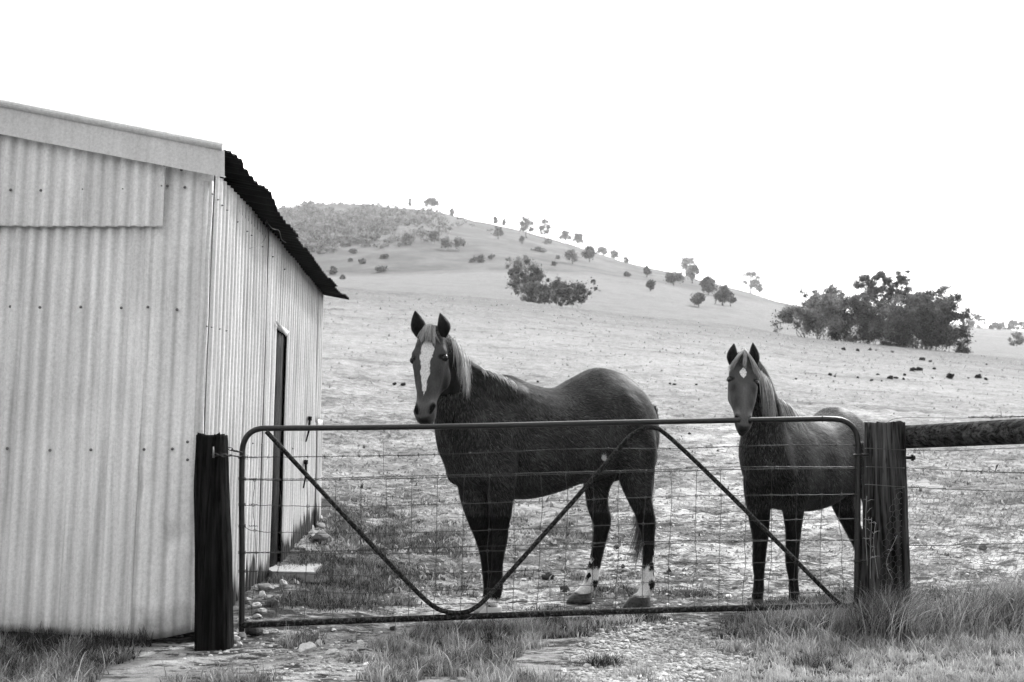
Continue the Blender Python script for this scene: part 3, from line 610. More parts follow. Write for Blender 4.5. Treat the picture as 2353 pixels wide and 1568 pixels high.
for k, (x, y, w_, h_) in enumerate([(528, 1484, 9, 6), (541, 1478, 11, 8), (550, 1485, 8, 5), (537, 1466, 10, 6)]): rock(x, y, w_, h_, .42, ['lowest left', 'uppermost but one', 'lowest right', 'uppermost'][k] + ' pale cobble of the heap between post foot and dark boulder', 'cobbles heaped at the post foot', seed=10 + k)
for k, (x, y, w_, h_, lab) in enumerate([(703, 1501, 21, 12, 'largest pale pointed stone beside the grass tuft on the path'), (730, 1489, 12, 7, 'pale stone behind the pointed stone by the grass tuft'), (762, 1505, 18, 7, 'flat white stone right of the pointed path stone'),
                                          (914, 1490, 14, 7, 'pale flat stone on the path by the edge of the grass mound'), (827, 1482, 10, 5, 'pale flat stone midway along the dirt path'), (1568, 1462, 5, 4, 'tiny pale stone at the gravel edge')]): rock(x, y, w_, h_, .46, lab, GS, seed=20 + k)
for k, (x, y) in enumerate([(1455, 1468), (1500, 1500), (1540, 1516), (1580, 1540), (1470, 1545), (1610, 1555), (1420, 1560), (1560, 1480), (1360, 1545)]): rock(x, y, 9, 6, .48, 'pale cobble in the gravel patch, ' + ['nearest the bottom rail, left of centre', 'in the middle of the patch', 'just right of the middle of the patch', 'right, close to the lawn edge', 'left of centre by the picture bottom', 'furthest right by the picture bottom', 'by the dark rushy clump at the bottom', 'top right beside the lawn', 'furthest left by the grass mound'][k], 'cobbles in the gravel patch', seed=40 + k)
rock(902, 1451, 9, 6, .03, 'small dark stone on the path just below the gate rail', seed=30)
for k, (x, y, w_, h_, t_, lab) in enumerate([(609, 1357, 18, 9, .22, 'rounded grey rock topping the pile below the slab'), (651, 1352, 10, 10, .34, 'upright pale rock right of the pile below the slab'), (601, 1375, 9, 9, .40, 'small white angular rock in the shed-side pile'),
        (615, 1378, 10, 6, .30, 'grey wedge rock right of the white angular rock'), (627, 1400, 14, 15, .10, 'dark blocky rock standing at the bottom of the pile'), (586, 1402, 16, 7, .36, 'long pale rock leaning left of the dark blocky rock'),
        (600, 1415, 12, 6, .32, 'pale flat rock at the bottom of the shed-side pile'), (640, 1380, 9, 6, .26, 'small grey rock beside the upright pale rock'), (570, 1388, 10, 7, .3, 'pale rock against the wall foot behind the gate upright'), (590, 1425, 12, 6, .34, 'pale rock just above the gate bottom rail at the latch end'),
        (732, 1198, 13, 8, .36, 'pale rock by the far corner of the shed'), (735, 1214, 12, 7, .26, 'grey rock below the pale rock at the far shed corner'), (726, 1236, 20, 6, .34, 'flat slab-like rock near the far shed corner'), (738, 1250, 20, 13, .12, 'dark rock under the flat rock near the far shed corner'), (690, 1262, 12, 5, .3, 'small pale rock behind the concrete slab')]): rock(x, y, w_, h_, t_, lab, WS, seed=60 + k, y0=5.9)
for k, (x, y, w_, h_) in enumerate([(1260, 1338, 16, 10), (1299, 1362, 12, 9), (1416, 1262, 7, 5), (1432, 1311, 6, 5)]): rock(x, y, w_, h_, .04, ['darkest flat stone on the dirt between the forelegs and hind legs of the large horse', 'rounded dark stone just left of the hind hoof of the large horse', 'small dark stone left of the hanging tail', 'tiny round dark stone beneath the hanging tail'][k], PS, seed=80 + k, y0=6.3)
rock(2261, 1268, 10, 8, .12, 'half-buried grey stone seen through the chicken wire', None, seed=90, y0=6.3)
rock(2082, 1204, 8, 8, .14, 'upright grey stone behind the netting close to the hinge post', None, seed=91, y0=6.3)
# slab at the doorway foot
sp = [ground_hit(x, y, 6) for x, y in ((613, 1309), (659, 1291), (732, 1292), (742, 1299), (718, 1309), (722, 1318), (626, 1316))]; zt = float(np.mean([a[2] for a in sp])) + .012; mb = MB()
sp = [P(x, y, 1.) for x, y in ((610, 1306), (659, 1288), (734, 1289), (744, 1296), (720, 1306), (722, 1315), (626, 1313))]; sp = [a * (zt / a[2]) for a in sp]; T4 = np.array(sp); B4 = T4 - [0, 0, .07]; nn_ = len(sp)
mb.add(np.vstack([T4, B4, T4.mean(0)[None]]), [[i_, (i_ + 1) % nn_, nn_ + (i_ + 1) % nn_, nn_ + i_] for i_ in range(nn_)], [[i_, (i_ + 1) % nn_, 2 * nn_] for i_ in range(nn_)], .27); tag(mb.build('concrete_slab', m_stone, smooth=False), 'broken pale concrete slab lying in front of the shed doorway', 'slab')
CL = [(937, 882, 20), (1050, 893, 18), (1145, 882, 15), (1190, 884, 9), (1320, 900, 14), (870, 862, 6), (1555, 962, 22), (1480, 1045, 25), (1532, 1042, 25), (1650, 1037, 15), (1205, 1080, 16), (830, 1090, 20), (865, 1097, 10), (1047, 1100, 12), (1155, 1128, 14), (1300, 1112, 22), (1350, 1108, 17), (1408, 1113, 12), (1775, 1103, 38), (1915, 1103, 10), (2000, 1103, 28), (2055, 1112, 16), (560, 1113, 10), (1635, 1108, 8), (2060, 995, 8), (1620, 978, 12), (1415, 1080, 14), (1235, 1125, 9), (1500, 1120, 6), (720, 1088, 7)]
LB2 = {2: 'flat dark dung clod second from the left in the row under the thicket', 4: 'dark dung clod furthest right in the row under the thicket', 6: 'wide low dung clod alone between the two rows on the pasture', 9: 'round dung clod right of the touching pair', 10: 'round dung clod left of and below the touching pair', 15: 'bigger dark clod in the loose line just above the right end of the rail', 16: 'second clod of the loose line, touching the bigger one', 25: 'tiny dark clod furthest left of all, by the brow of the young horse'}
LBL = {18: 'largest dark dung heap on the pasture, below the right end of the thicket', 20: 'long low dark dung heap furthest right on the pasture', 7: 'left of two touching dark dung heaps in the middle of the pasture', 8: 'right of two touching dark dung heaps in the middle of the pasture', 0: 'dark dung heap closest below the left side of the thicket', 11: 'lone dark dung heap nearest the young horse, level with its brow'}
for k, (x, y, r_) in enumerate(CL):
    px, py = 1665.9 + x * .29199, 545.7 + (y + 8) * .29199; rock(px, py, r_ * .29 * 1.05, r_ * .29 * .75, .03, LBL.get(k, LB2.get(k, 'scattered small dark clod of dung on the pale pasture between the thicket and the fence')), 'dark dung clods on the pasture', seed=100 + k, y0=8, name='dung_heap', mat=m_dung, cat='dung', rough=.6)
for k, (x, y, r_) in enumerate([(1550, 885, 5), (1540, 884, 4), (1600, 886, 4), (1235, 880, 3.5), (926, 886, 7), (906, 884, 5), (1585, 1000, 5)]): rock(x, y, r_, r_ * .6, .03, 'small dark clod in the pasture near the horses', 'dark clods near the horses', seed=140 + k, y0=8, name='clod', mat=m_dung, cat='clod', rough=.6)
# gravel, pebbles (countless)
def scatter(n, x0, x1, y0, y1, w, seed, power=1.):
    """n random ground points in a world rectangle, thinned by weight function w(px, py, masks)"""
    r = np.random.default_rng(seed); X = []; tot = 0; out = []
    while tot < n:
        m = n * 3; Y = y0 * (y1 / y0) ** (r.random(m) ** power); xs = r.uniform(x0, x1, m) if x1 - x0 < 3 else (r.uniform(-.60, .60, m) * (Y + .5)); V = np.stack([xs, Y, HR(xs, Y)], 1); g_, d_, px, py = masks_fast(V); k = r.random(m) < w(px, py, g_, d_, V); out.append(np.hstack([V[k], px[k, None], py[k, None], g_[k, None], d_[k, None]])); tot += k.sum()
    return np.vstack(out)[:n]
GMg = gm_.reshape(nr, nc); GMd = dm_.reshape(nr, nc)
def masks_fast(V):
    r = np.hypot(V[:, 0], V[:, 1]); p = np.arctan2(V[:, 0], V[:, 1]); i0 = np.clip(np.rint(np.interp(r, rs, np.arange(nr))).astype(int), 0, nr - 1); j0 = np.clip(np.rint(np.interp(p, phis, np.arange(nc))).astype(int), 0, nc - 1); px, py = vproj(V); return GMg[i0, j0], GMd[i0, j0], px, py
def pebbles(name, S, size, tone, seed):
    r = np.random.default_rng(seed); n = len(S); V0 = ICO; n0 = 12; sc_ = size * np.exp(r.normal(0, .38, n)); D = 1 + r.normal(0, .16, (n, n0, 1)); a = r.uniform(0, 6.28, n); ca, sa = np.cos(a)[:, None], np.sin(a)[:, None]
    B = V0[None] * D * (sc_[:, None, None] * np.stack([np.ones(n), r.uniform(.6, .9, n), r.uniform(.35, .6, n)], 1)[:, None, :]); X = B[..., 0] * ca - B[..., 1] * sa; Y = B[..., 0] * sa + B[..., 1] * ca
    V = np.stack([X + S[:, 0:1], Y + S[:, 1:2], B[..., 2] + S[:, 2:3] + (sc_ * .12)[:, None]], 2).reshape(-1, 3); Fc = (ICF[None] + (np.arange(n) * n0)[:, None, None]).reshape(-1, 3)
    return link(name, npmesh(name, V, Fc, False, np.repeat(np.clip(tone * np.exp(r.normal(0, .3, n)), .03, .62), n0)), m_stone)
def cov1(px, py, x, y, rx, ry): return np.clip(1.4 - np.sqrt(((px - x) / rx) ** 2 + ((py - y) / ry) ** 2), 0, 1)
def w_gravel(px, py, g_, d_, V): return np.clip(cov1(px, py, 1520, 1500, 170, 60) * 1. + cov1(px, py, 1420, 1565, 170, 26) + cov1(px, py, 1480, 1440, 150, 20) * .4 + .12 * cov1(px, py, 720, 1500, 260, 60) + .25 * cov1(px, py, 560, 1400, 40, 50), 0, 1) * (g_ < .6)
gv = pebbles('gravel', scatter(4300, -3, 3, 4.4, 6.2, w_gravel, 11), .010, .33, 12); tag(gv, 'pale rounded gravel strewn on the track in front of the gate', 'gravel', kind='stuff')
def w_gravel2(px, py, g_, d_, V): return np.clip(.9 * cov1(px, py, 1640, 1300, 420, 110) + .5 * cov1(px, py, 1100, 1390, 330, 45) + .8 * cov1(px, py, 1650, 1120, 130, 170) + .5 * cov1(px, py, 2200, 1280, 300, 90), 0, 1) * (g_ < .5) * (V[:, 1] > 5.9)
gv = pebbles('paddock_gravel', scatter(2000, -6, 6, 5.9, 15, w_gravel2, 13), .013, .36, 14); tag(gv, 'pale stones scattered over the trampled ground behind the gate', 'gravel', kind='stuff')
# ------------------------------------------------------------------ grass
m_grass = leafmat('grass_blade', .003, .60, .3)
def blades(name, S, hgt, wid, seed, tone, label, cat='grass', lean=.6, npt=4, kind='stuff', wind=(0, 0)):
    """S (n,>=3) roots; hgt, wid, tone arrays"""
    r = np.random.default_rng(seed); n = len(S); a = r.uniform(0, 6.28, n); d = np.stack([np.cos(a), np.sin(a), np.zeros(n)], 1); ln = np.abs(r.normal(0, lean, n)) + .08; t = np.linspace(0, 1, npt)
    b = S[:, None, :3] + np.stack([np.zeros(n), np.zeros(n), hgt], 1)[:, None] * (t[None, :, None] * (1 - .25 * np.minimum(ln, 1.4)[:, None, None] * t[None, :, None] ** 2)) + (d * (hgt * ln)[:, None])[:, None] * (t[None, :, None] ** 1.8)
    b = b + np.array([wind[0], wind[1], 0.]) * (hgt[:, None, None] * t[None, :, None] ** 2); fa = r.uniform(0, 6.28, n); sd_ = np.stack([np.cos(fa), np.sin(fa) * .6, np.zeros(n)], 1)[:, None] * (wid[:, None, None] * (1 - t[None, :, None] ** 1.5 * .92))
    V = np.stack([b - sd_, b + sd_], 2).reshape(-1, 3); base = np.arange(n)[:, None] * npt * 2; k = np.arange(npt - 1)[None, :] * 2; q = np.stack([base + k, base + k + 1, base + k + 3, base + k + 2], -1).reshape(-1, 4)
    tn = np.clip(np.repeat(tone, npt * 2) * np.tile(np.repeat(np.linspace(.75, 1.15, npt), 2), n), 0, 1); o = link(name, npmesh(name, V, q, True, tn), m_grass); return tag(o, label, cat, kind=kind)
def clumped(S, f, seed): return np.array([noise.noise(Vector((p[0] * f, p[1] * f, seed))) for p in S])
def w_near(px, py, g_, d_, V): return np.clip((g_ - .3) * 2.2, 0, 1) * (py > 1340) * (V[:, 1] < 6.05 - (px < 1250) * .0) * ((px > 560) | (V[:, 1] < 5.66))
S = scatter(80000, -3.2, 3.6, 4.35, 6.1, w_near, 21); c1 = clumped(S, 5, 1.); c2 = clumped(S, 19, 4.); px, py = S[:, 3], S[:, 4]
tall = cov1(px, py, 2120, 1405, 330, 50) + .4 * cov1(px, py, 1600, 1430, 500, 25) + .55 * cov1(px, py, 60, 1460, 250, 35)
lawn = cov1(px, py, 1950, 1545, 450, 45); hg = (.016 + .024 * np.clip(c1 + .5, 0, 1) + .055 * np.clip(tall, 0, 1) + .02 * np.clip(c2 + .3, 0, 1)) * np.exp(np.random.default_rng(1).normal(0, .42, len(S))) * (1 - .45 * lawn)
tn = np.clip(.20 + .26 * c1 + .50 * c2 + np.random.default_rng(2).exponential(.14, len(S)) + .28 * lawn - .22 * cov1(px, py, 100, 1500, 300, 80) - .10 * cov1(px, py, 1080, 1480, 330, 70), .02, 1); ok_ = c2 > -.36 + .25 * lawn; S = S[ok_]; hg = hg[ok_]; tn = tn[ok_]
blades('grass', S, hg, np.random.default_rng(3).uniform(.0014, .0040, len(S)), 22, tn, 'short mixed grass growing in front of the gate and fence')
# tall seeding grass round the hinge post
r = np.random.default_rng(31); n = 11000; px_ = np.concatenate([r.normal(2030, 80, n // 2), r.uniform(1760, 2560, n - n // 2)]); py_ = 1446 + r.normal(0, 11, n) + np.clip((px_ - 2090) / 260, 0, 1.5) * -12; k = (py_ < 1485) & (py_ > 1400); Yt = np.where(k, 5.45, 5.45); S3 = []
for a, b in zip(px_[k], py_[k]): g_ = P(a, b, 1.); Yq = min(-.91 / g_[2], 6.35); S3.append([g_[0] * Yq, Yq, 0])
S3 = np.array(S3); S3[:, 2] = HR(S3[:, 0], S3[:, 1]); pp = vproj(S3)[0]; hg = r.uniform(.07, .19, len(S3)) + .14 * np.exp(-((pp - 2040) / 60) ** 2) + .10 * np.clip((pp - 2120) / 120, 0, 1); hg *= r.uniform(.6, 1.15, len(S3)); cc = clumped(S3, 16, 2.)
blades('tall_grass', S3, hg, r.uniform(.0014, .0034, len(S3)), 32, np.clip(.22 + .6 * cc + r.normal(0, .17, len(S3)), .04, 1), 'taller rank grass around the hinge post and along the fence', lean=.55, npt=6, wind=(.2, 0))
# dark wiry grass against the front wall of the shed
r = np.random.default_rng(33); n = 2600; xa = r.uniform(-3.6, -1.95, n); xa = xa + .05 * np.sin(xa * 21); ya = YF - .04 - np.abs(r.normal(0, .05, n)); S4 = np.stack([xa, ya, HR(xa, ya)], 1); c4 = clumped(S4, 9, 6.)
S4 = S4[c4 > -.12]; blades('wall_grass', S4, r.uniform(.04, .13, len(S4)), r.uniform(.0012, .0024, len(S4)), 34, np.clip(r.normal(.05, .08, len(S4)), 0, 1), 'dark wiry grass growing along the foot of the front shed wall', lean=.45, npt=5)
# shed-side grass and paddock turf behind the gate
def w_pad(px, py, g_, d_, V): return np.clip((g_ - .25) * 2, 0, 1) * (V[:, 1] > 5.9) * (V[:, 0] > XW + .05)
S = scatter(42000, -6, 6, 5.9, 12, w_pad, 23); c1 = clumped(S, 4, 1.); c2 = clumped(S, 15, 4.); r = np.random.default_rng(5)
blades('paddock_grass', S, (.020 + .025 * np.clip(c1 + .4, 0, 1)) * np.exp(r.normal(0, .3, len(S))), r.uniform(.0016, .003, len(S)), 24, np.clip(.10 + .18 * c1 + .28 * c2 + r.normal(0, .13, len(S)), .0, 1), 'close-cropped dark turf behind the gate and along the shed')
# pasture tussocks further out
def w_past(px, py, g_, d_, V): n_ = 1 - np.clip(d_ * 1.3, 0, .75); return n_ * (g_ < .7) * np.clip(1.3 - V[:, 1] / 14, .03, 1) * (px < 2500) * (px > 600)
S = scatter(17000, -30, 30, 7.0, 62, w_past, 25, .85); r = np.random.default_rng(6); c1 = clumped(S, .9, 1.); c2 = clumped(S, 4, 7.); kk = (c1 * .6 + c2) > -.25; S = S[kk]; c1 = c1[kk]; c2 = c2[kk]
blades('pasture_grass', S, (.018 + .0012 * S[:, 1]) * np.exp(r.normal(0, .35, len(S))), (.004 + .0009 * S[:, 1]) * r.uniform(.6, 1.4, len(S)), 26, np.clip(.46 - .62 * c2 * np.clip(1.3 - S[:, 1] / 22, .12, 1) + r.normal(0, .10, len(S)), .04, 1), 'tussocky pale pasture grass rising to the near crest', npt=3, lean=.9)
# individual tufts on the path
def tuft(px, py, n, h_, spread, tone, label, seed, lean=.9, cat='grass tuft', y0=4.2, group=None):
    p = ground_hit(px, py, y0); r = np.random.default_rng(seed); S_ = p + np.stack([r.normal(0, spread, n), r.normal(0, spread * .5, n), np.zeros(n)], 1); S_[:, 2] = HR(S_[:, 0], S_[:, 1]) - .003
    o = blades('grass_tuft', S_, h_ * r.uniform(.5, 1.1, n), r.uniform(.0012, .0028, n), seed, np.clip(tone + r.normal(0, .15, n), 0, 1), label, cat, lean, 6, None); 
    if group: o['group'] = group
    return o
tuft(700, 1478, 320, .075, .055, .22, 'spiky dark grass tuft beside the pointed pale stone on the path', 41)
tuft(826, 1519, 200, .05, .05, .3, 'low pale-tipped tuft alone in the middle of the dirt path', 42)
tuft(150, 1560, 420, .10, .06, .2, 'dark spiky clump at the bottom left corner', 43)
tuft(1380, 1533, 260, .08, .05, .08, 'small dark rush-like clump at the edge of the gravel', 44)
tuft(1070, 1520, 420, .10, .07, .16, 'dense dark clump in the middle of the central grass mound', 45)
tuft(960, 1545, 300, .09, .06, .25, 'spiky clump at the left front of the central grass mound', 46)
tuft(1880, 1530, 350, .09, .07, .22, 'dark clump in the lawn below the gate end', 47)
tuft(2340, 1430, 900, .30, .09, .3, 'tall leaning grass clump at the right edge beneath the fence wires', 48, .55)
tuft(1690, 1468, 420, .10, .06, .2, 'arching clump where the lawn meets the gravel', 49)
tuft(1180, 1452, 260, .12, .06, .6, 'pale arching grass tuft just below the bottom rail mid gate', 50, 1.1)
tuft(1810, 1452, 700, .17, .12, .45, 'long pale grass hiding the hinge end of the bottom rail', 52, .7)['kind'] = 'stuff'
tuft(1920, 1452, 700, .19, .11, .4, 'long grass where the brace end drops out of sight', 53, .7)['kind'] = 'stuff'
tuft(1420, 1430, 160, .09, .05, .65, 'pale stalks poking through the bottom rail right of centre', 51, 1.1)
for k, (x, y, s_) in enumerate([(950, 1348, .05), (890, 1300, .05), (835, 1205, .05), (1250, 1405, .04), (700, 1390, .05), (800, 1395, .05)]): tuft(x, y, 260, s_, .09, .12, ['dark turf tussock by the bend of the brace left of the forelegs', 'dark turf tussock above the lower brace on the left', 'turf tussock beside the far corner of the shed', 'low turf tussock under the belly just behind the bottom rail', 'dark turf tussock overhanging the rock pile', 'dark turf tussock above the bottom rail right of the rocks'][k], 60 + k, y0=6.0)
# sprigs of weed climbing the hinge post
mb = MB(); r = np.random.default_rng(71)
for (bx, by, tx, ty_) in [(2000, 1330, 2003, 1190), (2018, 1330, 2012, 1200), (2050, 1330, 2062, 1230), (1993, 1300, 1992, 1140)]:
    a = P(bx, by, YR - .15); b = P(tx, ty_, YR - .14); st_ = spline([a, (a + b) / 2 + r.normal(0, .02, 3), b], 14); mb.tube(st_, .0013, 4, .6)
    for c in st_[4::2] + r.normal(0, .012, st_[4::2].shape):
        for _ in range(r.integers(1, 4)): d = unit_(np.array([r.normal(0, 1), r.normal(0, .4) - .3, r.uniform(0, 1.2)])) * r.uniform(.018, .05); mid = c + d * .5 + [0, 0, .004]; e = c + d - [0, 0, .006]; s_ = unit_(np.cross(d, [0, 1, .2])) * .0018; mb.add([c - s_ * .6, c + s_ * .6, mid - s_, mid + s_, e], [[0, 1, 3, 2]], [[2, 3, 4]], r.uniform(.15, .7))
c = P(2005, 1075, YR - .135)
tag(mb.build('climbing_weed', m_grass), 'wiry grass stems growing up the face of the hinge post', 'weed')
# ------------------------------------------------------------------ trees and shrubs
m_leafD = leafmat('dark_foliage', .004, .16, .3); m_leafM = leafmat('mid_foliage', .012, .26, .3); m_leafL = leafmat('pale_foliage', .05, .36, .35)
M = Mat('bark', .9, .15); n = M.noise(3, 4, .6, M.map((4, 4, 1))); M.color(M.rng(n, .35, .65, .05, .16)); m_bark = M.m
M = Mat('pale_bark', .85, .2); n = M.noise(2, 4, .6, M.map((4, 4, 1))); M.color(M.rng(n, .35, .65, .30, .62)); m_pbark = M.m
def leaves(cs, rad, n, size, seed, up_bias=.25):
    """leaf sprays: n small faces gathered in clumps at cs (k,3) with radii rad (k,)"""
    r = np.random.default_rng(seed); cs = np.asarray(cs, float); rad = np.asarray(rad, float); p = rad ** 2 / (rad ** 2).sum(); k = r.choice(len(cs), n, p=p); d = r.normal(0, 1, (n, 3)); d /= np.linalg.norm(d, axis=1)[:, None]
    rr_ = np.abs(r.normal(0, .74, n)); C = cs[k] + d * (rad[k] * rr_)[:, None] * [1, 1, .8]; C += r.normal(0, .05, C.shape) * rad[k][:, None]; u = r.normal(0, 1, (n, 3)); u /= np.linalg.norm(u, axis=1)[:, None]; v = np.cross(u, r.normal(0, 1, (n, 3))); v /= np.linalg.norm(v, axis=1)[:, None] + 1e-9; s = size * r.uniform(.5, 1.3, n)[:, None]
    V = np.stack([C - u * s, C - v * s * .45, C + u * s, C + v * s * .45], 1).reshape(-1, 3); q = np.arange(n * 4).reshape(-1, 4); tone = np.clip(.42 + .25 * r.normal(0, 1, n) * .6 + r.uniform(-.32, .32, len(cs))[k], 0, 1); return V, q, np.repeat(tone, 4)
def tree(bx, by, top, w_, label, Y=None, y0=70, kind='M', crown=.55, nl=900, leaf=None, group=None, lean=0., name='tree', stems=1, bark=None, seed=None, open_=.5, trunk_r=.022, cat='tree', clumps=None, base_w=0., profile=None):
    """bx, by: foot; top: crown top; w_: crown width (picture units)"""
    seed = int(bx * 3 + by) if seed is None else seed; r = np.random.default_rng(seed); b = ground_hit(bx, by, y0) if Y is None else P(bx, by, Y)
    if Y is not None: b[2] = H(b[0], b[1])
    s = b[1] / F; Ht = (by - top) * s * 1.02; W = w_ * s / 2; root = empty(name, b, label, cat, group); mt = MB(); ends = []; c0 = Ht * (1 - crown)
    for st_ in range(stems):
        off = np.array([r.normal(0, 1) * base_w * s, r.normal(0, .6) * base_w * s, -.1]); lx = lean * s + (r.normal(0, .35) * W if stems > 1 else 0); t0 = b + off; t1 = b + [lx * .5 + off[0], off[1], c0]; t2 = b + [lx + off[0] * .8, off[1], Ht * .82]
        mt.tube(spline([t0, t0 * .5 + t1 * .5 + r.normal(0, .03, 3) * Ht, t1, t2], 12), np.linspace(trunk_r, trunk_r * .25, 12) * Ht / (1 + .35 * (stems > 1)), 6)
        for k in range(7 if stems == 1 else 4):
            f = r.uniform(.0, .85); a0 = t1 + (t2 - t1) * f; an = r.uniform(0, 6.28); rad_ = W * r.uniform(.45, .95) * (1 - .35 * f); e = np.array([b[0] + lx * (.5 + .5 * f) + off[0] + math.cos(an) * rad_, b[1] + math.sin(an) * rad_, a0[2] + Ht * crown * r.uniform(.08, .42)]); mt.tube(spline([a0, (a0 + e) / 2 + [0, 0, -.03 * Ht], e], 6), np.linspace(trunk_r * .45, trunk_r * .12, 6) * Ht, 4); ends.append(e)
    mt.build('trunk', bark or m_bark, root); n_c = int((clumps or (14 if w_ > 25 else 9)) * 1.7); cs = []; rd = []
    for k in range(n_c):
        ph = r.uniform(0, 6.28); z = r.uniform(0, 1); prof = (math.sin(math.pi * min(1, .18 + .82 * z)) ** .6) if profile is None else profile(z); q_ = W * (.25 + .62 * math.sqrt(r.random())) * prof; cs.append([b[0] + lean * s * (.5 + .5 * z) + math.cos(ph) * q_, b[1] + math.sin(ph) * q_, b[2] + c0 + Ht * crown * (.08 + .80 * z)]); rd.append(W * r.uniform(.20, .40) * (1.3 - open_ * .5) * (14 / n_c) ** .42)
    for e in ends: cs.append(e); rd.append(W * r.uniform(.16, .30))
    V, q, t = leaves(cs, rd, nl, leaf or max(.10, s * .9), seed); link('crown', npmesh('crown', V, q, False, t, 'tone'), {'D': m_leafD, 'M': m_leafM, 'L': m_leafL}[kind], root); return root
HG = 'trees scattered along the far hillside'
# thicket on the near crest at the right
TG = 'trees and shrubs of the thicket on the crest'; TY = 68.
tree(1850, 776, 702, 96, 'twisted open shrub at the left end of the thicket', Y=TY - 1, kind='M', crown=.7, nl=5746, leaf=.08, group=TG, lean=-28, stems=4, trunk_r=.02, cat='shrub', name='shrub', base_w=6, seed=5)
tree(1786, 735, 690, 26, 'bare twiggy shrub standing left of the thicket', Y=TY + 18, kind='M', crown=.75, nl=130, leaf=.12, group=TG, stems=5, trunk_r=.012, cat='shrub', name='shrub', base_w=4, seed=6)
dome = lambda z: math.sqrt(max(0, 1 - (z * .92) ** 2)) * 1.05
tree(1896, 786, 672, 122, 'rounded pale shrub, second from the left in the thicket', Y=TY, kind='L', crown=.92, nl=15470, leaf=.08, group=TG, stems=6, trunk_r=.014, cat='shrub', name='shrub', base_w=16, open_=.2, clumps=34, profile=dome, seed=7, bark=m_pbark)
tree(1880, 782, 658, 60, 'feathery grey top rising behind the pale rounded shrub', Y=TY + 3, kind='M', crown=.6, nl=5304, leaf=.08, group=TG, stems=3, trunk_r=.014, cat='tree', seed=8, clumps=18)
tree(1925, 788, 652, 60, 'grey-crowned slender tree left of the pale-trunked gum', Y=TY + 3, kind='M', crown=.6, nl=4420, leaf=.08, group=TG, stems=2, trunk_r=.012, cat='tree', seed=9, clumps=16)
tree(1972, 792, 682, 128, 'bushy mid-grey shrub in the middle of the thicket', Y=TY, kind='M', crown=.94, nl=19890, leaf=.08, group=TG, stems=5, trunk_r=.012, cat='shrub', name='shrub', base_w=16, open_=.1, clumps=40, profile=dome, seed=10)
tree(1993, 790, 622, 62, 'pale-trunked gum tree with a rounded crown above the thicket', Y=TY + 1.5, kind='M', crown=.50, nl=8398, leaf=.08, group=TG, trunk_r=.026, bark=m_pbark, seed=11, clumps=16, open_=.4)
tree(2030, 795, 612, 70, 'tallest gum of the thicket with an airy open crown', Y=TY + 2, kind='M', crown=.52, nl=7956, leaf=.08, group=TG, trunk_r=.022, bark=m_pbark, seed=12, clumps=18, open_=.9, stems=2, base_w=6)
tree(2066, 798, 618, 66, 'slanting pale-stemmed gum right of the tallest one', Y=TY + 2, kind='M', crown=.55, nl=7072, leaf=.08, group=TG, trunk_r=.018, bark=m_pbark, seed=13, clumps=16, open_=.8, lean=14)
tree(2040, 800, 690, 140, 'bushy low shrub under the tallest gum', Y=TY - 1, kind='M', crown=.95, nl=19890, leaf=.08, group=TG, stems=5, trunk_r=.012, cat='shrub', name='shrub', base_w=20, open_=.05, clumps=44, profile=dome, seed=14)
tree(2105, 802, 664, 90, 'feathery upright tree right of the slanting gum', Y=TY + 1.5, kind='M', crown=.75, nl=11492, leaf=.08, group=TG, stems=4, trunk_r=.014, seed=15, clumps=26, open_=.5)
tree(2145, 806, 658, 130, 'broad spiky-topped tree near the right end of the thicket', Y=TY + 1, kind='M', crown=.85, nl=16575, leaf=.08, group=TG, stems=5, trunk_r=.014, seed=16, clumps=34, open_=.4, base_w=16, profile=dome)
tree(2110, 806, 700, 150, 'large darkest shrub at the front right of the thicket', Y=TY - 1.5, kind='D', crown=.96, nl=26520, leaf=.08, group=TG, stems=5, trunk_r=.012, cat='shrub', name='shrub', base_w=22, open_=.0, clumps=54, profile=dome, seed=17)
tree(2178, 810, 682, 104, 'dark shrub closing the right end of the thicket', Y=TY - 1, kind='D', crown=.96, nl=22100, leaf=.08, group=TG, stems=5, trunk_r=.012, cat='shrub', name='shrub', base_w=18, open_=.0, clumps=44, profile=dome, seed=18)
tree(2212, 813, 799, 34, 'thin low dark bush at the foot of the right end of the thicket', Y=TY - 2, kind='D', crown=.95, nl=700, leaf=.10, group=TG, stems=3, trunk_r=.02, cat='bush', name='bush', seed=19, open_=.2)
# clump in the hollow behind the near crest
CG = 'trees clumped in the hollow behind the near crest'
tree(1205, 716, 604, 92, 'pale airy gum at the left of the clump in the hollow', Y=112, kind='M', crown=.82, nl=3600, leaf=.20, group=CG, stems=5, trunk_r=.016, bark=m_pbark, seed=31, clumps=24, open_=.6, base_w=8)
tree(1236, 718, 632, 54, 'dark upright tree in the middle of the hollow clump', Y=108, kind='D', crown=.85, nl=3000, leaf=.19, group=CG, stems=3, trunk_r=.014, seed=32, clumps=18, base_w=6)
tree(1232, 718, 662, 84, 'low dark bush in front of the pale airy gum', Y=100, kind='D', crown=.95, nl=2200, leaf=.17, group=CG, stems=3, trunk_r=.012, cat='bush', name='bush', seed=35, clumps=18, base_w=6, open_=.1)
tree(1283, 722, 656, 72, 'dark rounded tree right of centre in the hollow clump', Y=108, kind='D', crown=.9, nl=2900, leaf=.19, group=CG, stems=3, trunk_r=.014, seed=33, clumps=18, base_w=8, open_=.2)
tree(1322, 724, 658, 68, 'dark spreading tree at the right end of the hollow clump', Y=110, kind='D', crown=.8, nl=2400, leaf=.19, group=CG, stems=3, trunk_r=.016, bark=m_pbark, seed=34, clumps=16, base_w=8, open_=.4)
